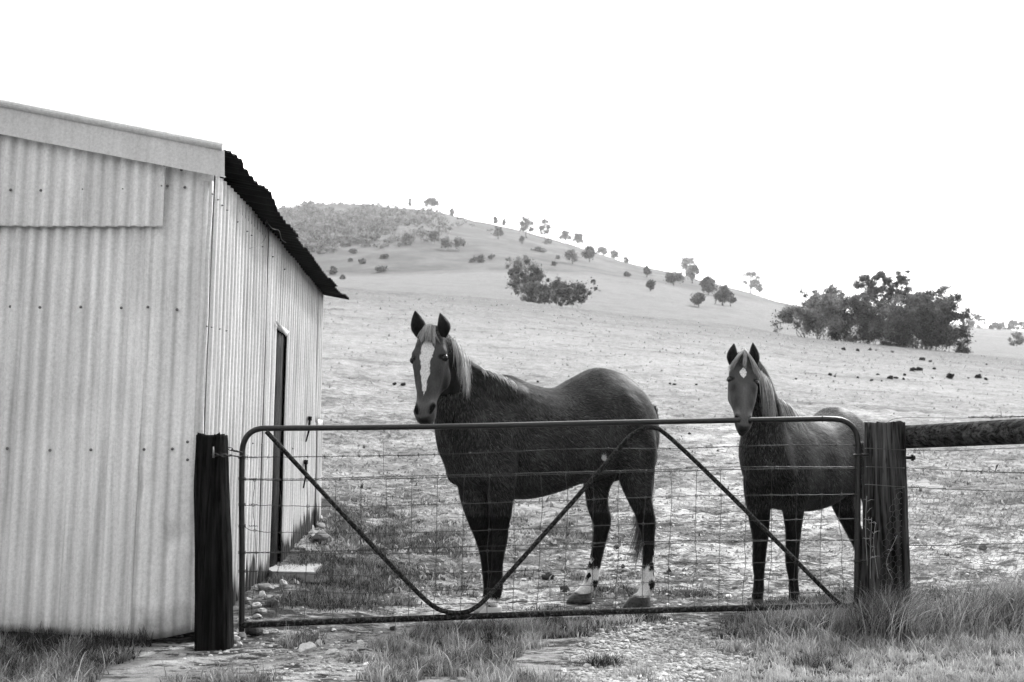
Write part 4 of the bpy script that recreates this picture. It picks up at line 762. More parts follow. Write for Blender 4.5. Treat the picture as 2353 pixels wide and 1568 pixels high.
# far hillside trees
for (bx, by, tp, w_, kd, lab) in [
    (1210, 546, 496, 36, 'M', 'tall tree with an arching bough on the skyline slope'), (1252, 553, 503, 28, 'M', 'umbrella-topped skyline tree right of the arching one'), (1301, 558, 527, 31, 'M', 'left of the two rounded trees side by side on the skyline'), (1330, 567, 531, 30, 'M', 'right of the two rounded trees side by side on the skyline'),
    (1355, 606, 565, 30, 'D', 'dark mushroom-shaped tree below the skyline'), (1386, 580, 558, 26, 'L', 'faint tree just over the skyline right of the mushroom-shaped one'), (1410, 584, 562, 24, 'L', 'leaning wispy tree on the skyline'), (1437, 609, 591, 14, 'M', 'tiny lone tree on the falling skyline'),
    (1487, 637, 611, 18, 'M', 'small slender tree below the falling skyline'), (1577, 632, 586, 50, 'M', 'broad tree standing against the sky halfway down the slope'), (1591, 651, 610, 32, 'D', 'darker tree just in front of the broad skyline tree'), (1548, 656, 627, 40, 'M', 'round grey tree left of the darker tree'),
    (1494, 668, 646, 16, 'D', 'small ragged dark tree alone on the pale slope'), (1606, 704, 675, 26, 'M', 'spreading small tree at the left of the lower slope trio'), (1630, 680, 640, 38, 'M', 'bushy grey tree above the lower slope trio'), (1661, 702, 658, 34, 'M', 'tallest tree of the lower slope trio'),
    (1679, 703, 675, 24, 'M', 'rightmost small tree of the lower slope trio'), (1725, 672, 620, 52, 'M', 'lone open-crowned gum against the sky near the bottom of the slope'), (1744, 679, 649, 16, 'M', 'small drooping tree beside the lone open gum'), (1316, 606, 574, 30, 'L', 'pale tree on the slope left of the mushroom-shaped one'),
    (1145, 548, 519, 22, 'L', 'pale round tree on the upper slope'), (1137, 513, 497, 12, 'M', 'left of two sparse little trees on the skyline'), (1156, 516, 497, 8, 'M', 'right of two sparse little trees on the skyline'), (988, 482, 456, 40, 'M', 'flat-topped tree at the shoulder of the hilltop'),
    (940, 474, 452, 7, 'M', 'thin pole-like tree on the hilltop skyline'), (1039, 496, 478, 12, 'L', 'spindly tree right of the flat-topped hilltop tree'), (1026, 574, 547, 26, 'L', 'left white-stemmed gum on the middle of the hill'), (1054, 574, 547, 26, 'L', 'right white-stemmed gum on the middle of the hill'), (937, 560, 540, 26, 'L', 'white-stemmed gum near the edge of the scrub'), (995, 560, 535, 24, 'L', 'grey gum between the white-stemmed ones')]:
    tree(bx, by, tp, w_, lab, kind=kd if by > 600 else 'D' if kd == 'M' else kd.replace('L', 'M'), crown=.72 if w_ > 12 else .98, clumps=9, lean=((bx * 13) % 7 - 3), nl=int(1400 + 60 * w_), group=HG, bark=m_pbark if 'white' in lab else None, open_=-.1, y0=150, leaf=.34, trunk_r=.05)
BG = 'low bushes dotted over the hill'
for k, (bx, by, tp, w_, lab) in enumerate([(874, 624, 611, 24, 'dark bush on the pale lower hill, second from the shed roof'), (764, 630, 614, 22, 'dark bush just right of the shed eave'), (787, 642, 634, 10, 'tiny bush below the bush by the eave'), (833, 607, 596, 16, 'round dark bush above the two lower ones'), (882, 596, 584, 18, 'dark bush at the lower edge of the scrub'), (812, 583, 572, 18, 'dark bush in the clearing of the scrub'), (805, 602, 595, 9, 'very small bush left of the round dark one'),
        (1102, 603, 588, 28, 'longest dark bush on the open middle slope'), (1085, 604, 596, 12, 'little bush left of the longest one'), (1128, 596, 588, 12, 'little bush right of the longest one'), (1207, 598, 587, 12, 'small bush on the slope above the hollow clump'), (1273, 612, 601, 10, 'small v-shaped bush above the hollow clump'), (1281, 596, 588, 8, 'tiny bush below the two rounded skyline trees'), (1440, 637, 625, 16, 'dark bush casting a long shadow on the right slope'), (1236, 580, 572, 36, 'wide flat bush under the umbrella tree'), (1258, 561, 548, 22, 'bush at the foot of the umbrella tree'), (1200, 560, 542, 14, 'bush at the foot of the arching tree')]):
    tree(bx, by, tp, w_, lab, kind='D', crown=.95, nl=220 + 10 * w_, group=BG, name='bush', cat='bush', stems=2, trunk_r=.03, clumps=9, y0=150, leaf=.38, open_=.1)
# distance at the far right
FG = 'trees beyond the crest at the far right'
tree(2222, 757, 724, 36, 'left rounded tree on the far rise past the thicket', kind='M', crown=.9, nl=1300, y0=150, group=FG, leaf=.4, clumps=14); tree(2250, 757, 721, 38, 'right rounded tree on the far rise past the thicket', kind='M', crown=.9, nl=1300, y0=150, group=FG, leaf=.4, clumps=14)
tree(2337, 795, 766, 36, 'round bush on the far field at the right edge', kind='M', crown=.95, nl=1100, y0=150, group=FG, leaf=.3, clumps=12, cat='bush', name='bush')
for k, (x, t_) in enumerate([(2285, 742), (2308, 739), (2330, 736), (2352, 738)]): tree(x, 760, t_, 34, ['leftmost', 'second', 'third', 'rightmost'][k] + ' dark tree of the distant row along the right skyline', kind='D', crown=.95, nl=900, y0=180, group=FG, leaf=.5, clumps=12)
# hillside scrub (one mass nobody could count)
r = np.random.default_rng(91); Vs = []; Qs = []; Ts = []; n0 = 0
pts = []
while len(pts) < 1250:
    x = r.uniform(600, 1140); y = r.uniform(466, 600); sy = np.interp(x, *SKYL); pr = np.clip((1080 - x) / 200, .08, 1) * np.clip((575 - y + (860 - x) * .12) / 45, 0, 1) * (.55 + .9 * noise.noise(Vector((x * .02, y * .045, 1.)))) * (y > sy)
    if r.random() < pr: pts.append((x, y))
for x, y in pts:
    b = ground_hit(x, y + 4, 150); s = b[1] / F; w_ = r.uniform(5, 13) * s; hh = w_ * r.uniform(.8, 1.2); k = r.integers(3, 6); cs = b + np.stack([r.normal(0, .55, k) * w_, r.normal(0, .5, k) * w_, r.uniform(.2, .9, k) * hh], 1); V_, q_, t_ = leaves(cs, np.full(k, w_ * .55), 70, .42, int(x * 7 + y)); tb = r.uniform(-.25, .30); Vs.append(V_); Qs.append(q_ + n0); Ts.append(np.clip(t_ + tb, 0, 1)); n0 += len(V_)
M_ = link('hill_scrub', npmesh('hill_scrub', np.vstack(Vs), np.vstack(Qs), False, np.concatenate(Ts)), m_leafM); tag(M_, 'grey scrub covering the upper left of the hill', 'scrub', kind='stuff')
# ------------------------------------------------------------------ the air
zmin = float(GZ.min()) - 1.; ztop_ = 140.
hz = MB(); hz.box((0, 0, (zmin + ztop_) / 2), (5300, 5300, ztop_ - zmin)); me_ = hz.build('haze', smooth=False)
hm = bpy.data.materials.new('haze_air'); hm.use_nodes = True; t_ = hm.node_tree
for n_ in list(t_.nodes): t_.nodes.remove(n_)
vo = t_.nodes.new('ShaderNodeVolumePrincipled'); vo.inputs['Color'].default_value = (.95, .95, .95, 1); vo.inputs['Density'].default_value = .00032; vo.inputs['Anisotropy'].default_value = .3; ou = t_.nodes.new('ShaderNodeOutputMaterial'); t_.links.new(vo.outputs[0], ou.inputs['Volume']); me_.data.materials.append(hm); tag(me_, kind='stuff')
# ------------------------------------------------------------------ horses
def unit(v): v = np.asarray(v, float); return v / (np.linalg.norm(v) + 1e-12)
def loft(mb, rings):
    rings = np.asarray(rings); n, sg, _ = rings.shape; i = np.arange(n - 1)[:, None] * sg; j = np.arange(sg)[None, :]; j2 = (j + 1) % sg
    V = np.vstack([rings.reshape(-1, 3), rings[0].mean(0)[None], rings[-1].mean(0)[None]])
    q = np.stack([i + j, i + j2, i + sg + j2, i + sg + j], -1).reshape(-1, 4); a = n * sg
    t = np.vstack([np.stack([np.full(sg, a), j2[0], j[0]], -1), np.stack([np.full(sg, a + 1), (n - 1) * sg + j[0], (n - 1) * sg + j2[0]], -1)])
    mb.add(V, q, t)
SG = 28; TH = np.arange(SG) * 2 * math.pi / SG
def limb(mb, pts, n=40, A=(1, 0, 0)):
    """pts: (px, py, Y, half width in picture units, depth ratio)"""
    c = np.array([P(p[0], p[1], p[2]) for p in pts]); r = np.array([[p[3] * p[2] / F, p[3] * p[2] / F * p[4]] for p in pts])
    s = spline(np.hstack([c, r]), n); C = s[:, :3]; T = np.gradient(C, axis=0); rings = []
    for k in range(n):
        t = unit(T[k]); a = np.array(A, float); a = unit(a - t * a.dot(t)); b = np.cross(t, a)
        rings.append(C[k] + s[k, 3] * np.cos(TH)[:, None] * a + s[k, 4] * np.sin(TH)[:, None] * b)
    loft(mb, rings)
def ellip(mb, c, r, ax=None):
    ax = np.eye(3) if ax is None else np.array([unit(a) for a in ax]); ph = np.linspace(.12, math.pi - .12, 12)
    rings = [np.array(c) + (np.cos(p) * r[2]) * ax[2] + np.sin(p) * (r[0] * np.cos(TH)[:, None] * ax[0] + r[1] * np.sin(TH)[:, None] * ax[1]) for p in ph]; loft(mb, rings)
def trunk(mb, O, h, l, secs, n=60):
    s = spline(np.array(secs, float), n); rings = []      # x, ztop, zbot, half width, top narrowing
    for x, zt, zb, hw, k in s:
        zc = zb + (zt - zb) * .46; cz = np.cos(TH); z = np.where(cz > 0, zc + (zt - zc) * np.abs(cz) ** .92, zc - (zc - zb) * np.abs(cz) ** .92)
        y = hw * np.sign(np.sin(TH)) * np.abs(np.sin(TH)) ** .86 * (1 - k * np.maximum(cz, 0) ** 1.5) * (1 - .12 * np.maximum(-cz, 0) ** 2)
        rings.append(O + x * h + y[:, None] * l + z[:, None] * np.array([0, 0, 1.]))
    loft(mb, rings)
class Head: pass
def head_frame(poll, muz, yaw):
    h = Head(); h.o = np.array(poll); h.L = np.linalg.norm(np.array(muz) - poll); h.a = unit(np.array(muz) - poll)
    n = np.array([-math.sin(yaw), -math.cos(yaw), 0.]); n = unit(n - h.a * n.dot(h.a)); h.n = n; h.s = unit(np.cross(n, h.a)) 
    if h.s[0] < 0: h.s = -h.s
    return h
def hp(h, t, s, n): return h.o + h.a * (t * h.L) + h.s * s + h.n * n
def head(mb, h, secs, k):   # sections: t, half width, depth behind the face, jaw narrowing
    s = spline(np.array(secs, float), 46); rings = []
    for t, hw, back, wj in s:
        cz = np.cos(TH); sn = np.sign(np.sin(TH)) * np.abs(np.sin(TH)) ** .82
        lat = hw * sn * np.where(cz > 0, 1 - .30 * cz ** 1.6, 1 - (1 - wj) * np.abs(cz) ** 1.2)
        nn = np.where(cz > 0, .030 * cz * (hw / .08), -back * np.abs(cz) ** .9) - .03
        rings.append(h.o + h.a * (t * h.L) + (lat * k)[:, None] * h.s + (nn * k)[:, None] * h.n)
    loft(mb, rings)
HEADSEC = [(-.06, .040, .08, .9), (.0, .062, .13, .9), (.08, .078, .16, .85), (.17, .090, .185, .75), (.27, .102, .215, .62), (.34, .101, .24, .62), (.42, .091, .25, .66), (.50, .081, .235, .7), (.60, .068, .18, .66),
           (.70, .058, .135, .66), (.79, .056, .108, .72), (.87, .063, .10, .72), (.93, .059, .10, .72), (.985, .046, .085, .7), (1.02, .026, .05, .8)]
HEADSEC2 = [(t_, {.34: .106, .42: .107, .50: .102, .60: .092, .70: .077, .79: .064, .87: .066}.get(t_, w_), d_, j_) for t_, w_, d_, j_ in HEADSEC]
def head_parts(mb, h, k, secs=HEADSEC):
    head(mb, h, secs, k)
    for s in (-1, 1):
        ellip(mb, hp(h, .262, s * .080 * k, -.032 * k), (.026 * k, .026 * k, .042 * k), (h.s, h.n, h.a))        # brow over the eye
        ellip(mb, hp(h, .43, s * .054 * k, -.150 * k), (.032 * k, .072 * k, .080 * k), (h.s, h.n, h.a))         # round of the jaw
        ellip(mb, hp(h, .50, s * .066 * k, -.05 * k), (.018 * k, .020 * k, .10 * k), (h.s, h.n, h.a + h.s * s * -.12))   # cheek ridge
        ellip(mb, hp(h, .865, s * .043 * k, -.022 * k), (.023 * k, .026 * k, .046 * k), (h.s, h.n, h.a))         # nostril wing
    ellip(mb, hp(h, 1.0, 0, -.085 * k), (.030 * k, .030 * k, .022 * k), (h.s, h.n, h.a))                        # chin
    ellip(mb, hp(h, .975, 0, -.035 * k), (.042 * k, .032 * k, .026 * k), (h.s, h.n, h.a))                        # upper lip
def remesh(mb, name, vox, it):
    o = mb.build('tmp_' + name); m = o.modifiers.new('r', 'REMESH'); m.mode = 'VOXEL'; m.voxel_size = vox
    s = o.modifiers.new('s', 'SMOOTH'); s.factor = .5; s.iterations = it
    dg = bpy.context.evaluated_depsgraph_get(); me = bpy.data.meshes.new_from_object(o.evaluated_get(dg)); old = o.data
    bpy.data.objects.remove(o); bpy.data.meshes.remove(old); n = len(me.vertices); V = np.zeros(n * 3, np.float32); me.vertices.foreach_get('co', V); V = V.reshape(-1, 3).astype(float)
    nm = np.zeros(n * 3, np.float32); me.vertices.foreach_get('normal', nm)
    lp_ = np.zeros(len(me.loops), np.int32); me.loops.foreach_get('vertex_index', lp_); lt = np.zeros(len(me.polygons), np.int32); me.polygons.foreach_get('loop_total', lt)
    assert (lt == 4).all() or True
    st = np.concatenate([[0], np.cumsum(lt)[:-1]]); q = np.array([lp_[a:a + 4] for a, b in zip(st, lt) if b == 4]); t = np.array([lp_[a:a + 3] for a, b in zip(st, lt) if b == 3]).reshape(-1, 3)
    bpy.data.meshes.remove(me); return V, nm.reshape(-1, 3).astype(float), q, t
def ear(base, tip, wdt, side, face, bulge):
    """cupped leaf-shaped ear; returns V, q, inner mask"""
    base = np.array(base); tip = np.array(tip); n = 16; m = 11; t = np.linspace(0, 1, n); up = unit(tip - base); out = unit(np.cross(up, face)); face = unit(np.cross(out, up)); 
    if out[0] * side < 0: out = -out
    W = np.interp(t, [0, .12, .35, .55, .75, .9, 1], [.62, .80, 1., .92, .62, .30, .02]) * wdt; th = np.linspace(-1.75, 1.75, m); Vs = []
    for lay, sc_ in ((0, 1.), (1, .84)):
        for k in range(n):
            c = base + (tip - base) * t[k] + out * bulge * math.sin(math.pi * t[k]) * (1 - .3 * t[k]); w_ = W[k] * sc_
            Vs.append(c + out * (np.sin(th) * w_)[:, None] - face * (np.cos(th) * w_ * .75)[:, None])
    V = np.array(Vs).reshape(-1, 3); a = np.arange(n - 1)[:, None] * m; b = np.arange(m - 1)[None, :]; q = np.stack([a + b, a + b + 1, a + m + b + 1, a + m + b], -1).reshape(-1, 4)
    o = n * m; rim = [[k * m, (k + 1) * m, o + (k + 1) * m, o + k * m] for k in range(n - 1)] + [[k * m + m - 1, o + k * m + m - 1, o + (k + 1) * m + m - 1, (k + 1) * m + m - 1] for k in range(n - 1)]
    return V, np.vstack([q, q[:, ::-1] + o, np.array(rim)]), np.concatenate([np.zeros(o), np.ones(o)])
def strands(name, root, mid, tip, wid, mat, parent, tones, jit=.006, npt=7, seed=0):
    """root/mid/tip (n,3)"""
    r = np.random.default_rng(seed); n = len(root); t = np.linspace(0, 1, npt)[None, :, None]; mid = mid + r.normal(0, jit, mid.shape); tip = tip + r.normal(0, jit * 2, tip.shape)
    C = root[:, None] * (1 - t) ** 2 + 2 * mid[:, None] * t * (1 - t) + tip[:, None] * t ** 2; C = C + np.cumsum(r.normal(0, .0008, C.shape), 1)
    T = np.gradient(C, axis=1); T /= np.linalg.norm(T, axis=2)[..., None] + 1e-9; a = r.normal(0, 1, (n, 1, 3)); A = np.cross(T, a); A /= np.linalg.norm(A, axis=2)[..., None] + 1e-9; B = np.cross(T, A)
    prof = np.interp(np.linspace(0, 1, npt), [0, .15, .7, 1], [.7, 1, .75, .08])[None, :, None] * np.asarray(wid).reshape(-1, 1, 1)
    Vs = np.stack([C + A * prof, C - A * prof * .5 + B * prof * .86, C - A * prof * .5 - B * prof * .86], 2)     # n, npt, 3, 3
    V = Vs.reshape(-1, 3); base = np.arange(n)[:, None, None] * npt * 3; k = np.arange(npt - 1)[None, :, None] * 3; s = np.arange(3)[None, None, :]; s2 = (s + 1) % 3
    q = np.stack([base + k + s, base + k + s2, base + k + 3 + s2, base + k + 3 + s], -1).reshape(-1, 4)
    return link(name, npmesh(name, V, q, True, np.repeat(tones, npt * 3)), mat, parent)
def coat_mat(name, lo, hi, kscale, rot, face_=.017):
    M = Mat(name, .6, .05); M.b.inputs['Sheen Weight'].default_value = .10; M.b.inputs['Sheen Roughness'].default_value = .35; c = M.attr('coat'); wm = M.attr('mark'); dk = M.attr('skin_shade')
    v = M.map((kscale * 1.0, kscale * 1.0, kscale * .28), rot); a = M.noise(1.0, 4, .65, v, .8); b = M.noise(3.0, 3, .5, M.map((kscale, kscale, kscale * .35), rot)); big = M.noise(4.5, 4)
    st = M.mix(M.attr('face'), M.rng(a, .38, .68, lo, hi), face_); t = M.math('MULTIPLY', st, M.math('MULTIPLY', c, M.rng(big, .35, .65, .85, 1.12)))
    wf_ = M.rng(M.math('ADD', wm, M.math('MULTIPLY', M.math('SUBTRACT', a, .5), 1.1)), .38, .62, 0, 1)
    t = M.mix(wf_, t, M.rng(b, .3, .7, .38, .80)); t = M.mix(dk, t, M.rng(b, .3, .7, .001, .005)); M.color(t)
    M.rough(M.mix(dk, M.rng(a, .3, .7, .42, .7), .45)); M.bump(M.math('ADD', a, M.math('MULTIPLY', b, .3)), .7, .006); return M.m
m_eye = Mat('eye', .15, .3).color(.003).m; m_lid = Mat('eyelid', .7, .1).color(.012).m
M = Mat('hoof', .7, .25); M.color(M.rng(M.noise(45, 4), .35, .7, .004, .045)); m_hoof = M.m
def hairmat(name, lo, hi, sp=.25):
    M = Mat(name, .5, sp); t = M.attr('tone'); M.color(M.rng(t, 0, 1, lo, hi)); tr = M.N.new('ShaderNodeBsdfTranslucent'); M.L.new(M.rng(t, 0, 1, lo, hi), tr.inputs[0]); ms = M.N.new('ShaderNodeMixShader'); ms.inputs[0].default_value = .22
    M.L.new(M.b.outputs[0], ms.inputs[1]); M.L.new(tr.outputs[0], ms.inputs[2]); M.L.new(ms.outputs[0], M.N['Material Output'].inputs[0]); return M.m
m_mane = hairmat('mane_hair', .06, .70); m_fore = hairmat('forelock_hair', .04, .65); m_fur = hairmat('coat_hair', .0004, .22, .12); m_tail = hairmat('tail_hair', .01, .3)
def finish(root, mb, hd, k, ears, eyes, colour, O, h, nfur, mat, vox=.0105, seed=1, eyer=.024):
    V, nm, q, t = remesh(mb, 'body', vox, 11)
    rel = V - hd.o; ta = rel @ hd.a / hd.L; sl_ = rel @ hd.s / k; nl = rel @ hd.n / k
    skin_shade = np.zeros(len(V)); onhead = (ta > -.3) & (ta < 1.15) & (np.abs(sl_) < .2) & (nl > np.interp(ta, [-.3, 0, .3, .5, .6, .8, 1.], [-.12, -.2, -.27, -.28, -.23, -.16, -.14])) & (nl < .15)
    nos = np.zeros(len(V))
    for s in (-1, 1):      # nostrils: comma-shaped hollows
        cs = .044 + .012 * (.88 - ta) / .08; d = ((sl_ - s * cs) / .0155) ** 2 + ((ta - .872) * hd.L / k / .034) ** 2
        m = np.clip(1.3 - d, 0, 1) * (nl > -.045) * onhead; nos = np.maximum(nos, m)
        ec = eyes[0] if np.dot(np.array(eyes[0]) - hd.o, hd.s) * s > 0 else eyes[1]; dv = V - np.array(ec); e = (np.einsum('ij,j->i', dv, hd.a) / (.023 * k)) ** 2 + ((np.linalg.norm(dv, axis=1)) / (.036 * k)) ** 2; m2 = np.clip((1.35 - e) * 1.6, 0, 1) * onhead; skin_shade = np.maximum(skin_shade, m2 * .93); V -= (hd.s * s)[None] * (m2 * .004 * k)[:, None]
    V -= hd.n[None] * (nos * .024 * k)[:, None]; skin_shade = np.maximum(skin_shade, np.clip(nos * 1.6, 0, 1))
    lip = np.clip((ta - .935 - .02 * np.cos(sl_ * 40)) / .025, 0, 1) * onhead * np.clip((.045 - np.abs(sl_)) / .02, 0, 1); skin_shade = np.maximum(skin_shade, lip * .85)
    coat, mark = colour(V, ta, sl_, nl, onhead); facem = np.clip((ta + .1) / .3, 0, 1) * onhead * .72
    parts = [V]; qs = [q]; cs_ = [coat]; mk = [mark]; sk = [skin_shade]; n0 = len(V)
    for (b_, tp, wd, sd__, bl_) in ears:
        EV_, eq, inner = ear(b_, tp, wd, sd__, hd.n * -1., bl_); parts.append(EV_); qs.append(eq + n0); n0 += len(EV_); cs_.append(np.where(inner > 0, .2, .8)); mk.append(np.zeros(len(EV_))); sk.append(np.where(inner > 0, 1., .5))  # ear hollows: dark hair, with their shade put into the colour
    me = npmesh('body', np.vstack(parts), [np.vstack(qs)] + ([t] if len(t) else [])); add_attr(me, 'coat', np.concatenate(cs_)); add_attr(me, 'mark', np.concatenate(mk)); add_attr(me, 'skin_shade', np.concatenate(sk)); add_attr(me, 'face', np.concatenate([facem, np.zeros(n0 - len(facem))]))
    link('body', me, mat, root)
    for e in eyes:
        m2 = MB(); ellip(m2, e, (eyer * .9, eyer * 1.0, eyer), (hd.n, hd.s, hd.a)); m2.build('eye', m_eye, root)
        sgn = 1 if np.dot(np.array(e) - hd.o, hd.s) > 0 else -1; o2 = unit(hd.s * sgn + hd.n * .75); u2 = unit(-hd.a - hd.n * .1); f2 = unit(np.cross(o2, u2)); th = np.linspace(.1, math.pi - .1, 14); m3 = MB()
        m3.tube(np.array(e) + o2 * .006 + f2 * (np.cos(th) * eyer * 1.10)[:, None] + u2 * (np.sin(th) * eyer * .85)[:, None] + o2 * (np.sin(th) * .008)[:, None], .0034 * k, 8); m3.build('eyelid', m_lid, root)
    # short coat hairs lying along the body
    r = np.random.default_rng(seed); Q = q; A_ = V[Q]; ar = np.linalg.norm(np.cross(A_[:, 2] - A_[:, 0], A_[:, 3] - A_[:, 1]), axis=1); nrm = np.cross(A_[:, 2] - A_[:, 0], A_[:, 3] - A_[:, 1]); nrm /= np.linalg.norm(nrm, axis=1)[:, None] + 1e-12
    cen = A_.mean(1); face = -(cen * nrm).sum(1) / np.linalg.norm(cen, axis=1); wgt = ar * np.where(face > -.25, 1, .02); tf = ((cen - hd.o) @ hd.a / hd.L); onh = onhead[Q[:, 0]]; wgt = wgt * np.where(onh & (tf > .15), .12, 1) * np.where(skin_shade[Q[:, 0]] > .2, 0, 1)
    f = r.choice(len(Q), nfur, p=wgt / wgt.sum()); uv = r.random((nfur, 2, 1)); a = A_[f]; p0 = (a[:, 0] * (1 - uv[:, 0]) + a[:, 1] * uv[:, 0]) * (1 - uv[:, 1]) + (a[:, 3] * (1 - uv[:, 0]) + a[:, 2] * uv[:, 0]) * uv[:, 1]
    nn = nrm[f]; xl = (p0 - O) @ h; base = -h[None] * np.interp(xl, [-1.2, -.7, -.1, .3], [.5, .9, .6, .15])[:, None] + np.array([0, 0, -1.]) * .75; legz = p0[:, 2] < O[2] + .72; base[legz] = [0, 0, -1]
    base[onh[f]] = hd.a
    wv = np.array([noise.noise(Vector(p * 7.)) for p in p0]); lat = np.cross(nn, base); base = base + lat * wv[:, None] * .9 + r.normal(0, .12, base.shape)
    tg = base - nn * (base * nn).sum(1)[:, None]; tg /= np.linalg.norm(tg, axis=1)[:, None] + 1e-9; ln = r.uniform(.016, .036, nfur) * np.where(onh[f], .5, 1)
    lift = r.uniform(.06, .26, nfur)[:, None]; rel0 = p0 - O; cu = (rel0 * np.cross(tg, nn)).sum(1); cv = (rel0 * tg).sum(1); clump = np.array([noise.noise(Vector((a_ * 105, b_ * 24, 3.))) for a_, b_ in zip(cu, cv)]); patch = np.array([noise.noise(Vector(p * 6.5)) for p in p0])
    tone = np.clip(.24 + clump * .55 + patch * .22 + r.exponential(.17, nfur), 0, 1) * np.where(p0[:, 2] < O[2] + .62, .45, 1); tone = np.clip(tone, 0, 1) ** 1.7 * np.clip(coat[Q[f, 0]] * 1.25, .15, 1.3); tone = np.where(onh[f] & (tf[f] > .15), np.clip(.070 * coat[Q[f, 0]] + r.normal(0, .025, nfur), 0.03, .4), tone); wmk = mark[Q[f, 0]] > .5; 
    tip = p0 + tg * ln[:, None] + nn * (ln[:, None] * lift); sdv = np.cross(tg, nn) * (.0010 + .0012 * r.random(nfur) ** 2)[:, None]; Vf = np.stack([p0 - sdv, p0 + sdv, tip], 1).reshape(-1, 3)
    keep = ~wmk; kf = np.arange(nfur)[keep]; tri = np.stack([kf * 3, kf * 3 + 1, kf * 3 + 2], 1); used_ = np.zeros(nfur, bool); used_[kf] = 1; Vf = Vf.reshape(nfur, 3, 3)[kf].reshape(-1, 3); tri = np.arange(len(kf) * 3).reshape(-1, 3)
    fo = link('coat_hair', npmesh('coat_hair', Vf, tri, True, np.repeat(tone[kf], 3)), m_fur, root); fo['kind'] = 'stuff'
    return V
def lerp_pts(a, b, n, r, jit=0.):
    """n random points along the polyline a (list of world points)"""
    a = np.array(a); s = spline(a, 60); f = r.random(n) * 59; i_ = np.clip(f.astype(int), 0, 58); g_ = (f - i_)[:, None]; return s[i_] * (1 - g_) + s[i_ + 1] * g_, f / 59
def hair(name, roots, mids, tips, n, wid, mat, parent, seed, tlo=.2, thi=1., jit=.006, rj=.004, npt=7):
    r = np.random.default_rng(seed); R0 = spline(np.array(roots), 50); M0 = spline(np.array(mids), 50); T0 = spline(np.array(tips), 50); f = r.random(n) * 48.9; i_ = f.astype(int); g_ = (f - i_)[:, None]
    cl = np.round(f / 3.5 + r.normal(0, .25, n)) * 3.5; cl = np.clip(cl * .6 + f * .4, 0, 48.9); j_ = cl.astype(int); gj = (cl - j_)[:, None]
    rt = R0[i_] * (1 - g_) + R0[i_ + 1] * g_ + r.normal(0, rj, (n, 3)); md = M0[j_] * (1 - gj) + M0[j_ + 1] * gj; ln = r.uniform(.72, 1.05, (n, 1)); tp = T0[j_] * (1 - gj) + T0[j_ + 1] * gj; tp = rt + (tp - rt) * ln
    ton = np.clip(r.uniform(tlo, thi, n) + .25 * np.sin(f * 1.7), 0, 1); return strands(name, rt, md, tp, r.uniform(.6, 1.2, n) * wid, mat, parent, ton, jit, npt, seed)
def frame(th): return np.array([-math.cos(th), -math.sin(th), 0.]), np.array([math.sin(th), -math.cos(th), 0.])
# ---- the big horse
O1 = np.array([-.095, 6.57, -.888]); h1, l1 = frame(R(28))
hs1 = empty('horse', (O1[0], O1[1], -.89), 'large dark wet-coated horse with a long white blaze, left of the two behind the gate', 'horse', 'horses looking over the gate')
mb = MB()
trunk(mb, O1, h1, l1, [(.36, 1.16, .90, .07, 0), (.30, 1.28, .82, .155, .1), (.20, 1.42, .76, .205, .3), (.08, 1.51, .73, .245, .5), (-.08, 1.53, .715, .265, .5), (-.24, 1.475, .715, .295, .3), (-.42, 1.455, .75, .305, .22), (-.58, 1.53, .80, .30, .25),
                       (-.74, 1.605, .83, .275, .28), (-.90, 1.60, .88, .262, .26), (-1.05, 1.53, .90, .235, .2), (-1.17, 1.41, .96, .175, .1), (-1.24, 1.24, 1.02, .09, 0)])
up = np.array([0, 0, 1.])
def LW(O, h, l, x, y, z): return O + x * h + y * l + z * up
for s in (-1, 1):
    ellip(mb, LW(O1, h1, l1, .10, s * .16, 1.05), (.16, .10, .27), (h1, l1, up + h1 * -.45))          # shoulder blade mass
    ellip(mb, LW(O1, h1, l1, -.90, s * .15, 1.17), (.24, .12, .30), (h1, l1, up + h1 * .15))        # haunch
    ellip(mb, LW(O1, h1, l1, -1.0, s * .135, .99), (.17, .105, .17), (h1, l1, up + h1 * -.15))
    ellip(mb, LW(O1, h1, l1, .25, s * .10, 1.02), (.10, .10, .14), (h1, l1, up))                      # breast
# neck
def neck(mb, pts, bdir, n=40):
    s = spline(np.array(pts, float), n); rings = []; C = s[:, :3]; T = np.gradient(C, axis=0)
    for k in range(n):
        t = unit(T[k]); b = np.array(bdir, float); b = unit(b - t * b.dot(t)); a = np.cross(t, b); cz = np.cos(TH); rings.append(C[k] + (s[k, 3] * cz)[:, None] * b + (s[k, 4] * np.sin(TH) * (1 - .3 * np.maximum(cz, 0)))[:, None] * a)
    loft(mb, rings)
def NP(px, py, Y, hb, hl): return list(P(px, py, Y)) + [hb, hl]
neck(mb, [NP(1008, 778, 6.27, .075, .06), NP(1029, 828, 6.31, .115, .072), NP(1047, 880, 6.35, .155, .09), NP(1062, 935, 6.37, .195, .125), NP(1085, 995, 6.42, .245, .17), NP(1110, 1050, 6.48, .24, .19)], (.88, .25, .32))
hd1 = head_frame(P(986, 755, 6.10), P(970, 966, 5.93), R(15)); k1 = 1.10; head_parts(mb, hd1, k1)
limb(mb, [(1050, 842, 6.33, 30, .5), (1080, 866, 6.37, 34, .6), (1112, 888, 6.43, 38, .8), (1160, 912, 6.52, 44, .9), (1230, 935, 6.62, 30, .8)], 30, (0, 0, 1))
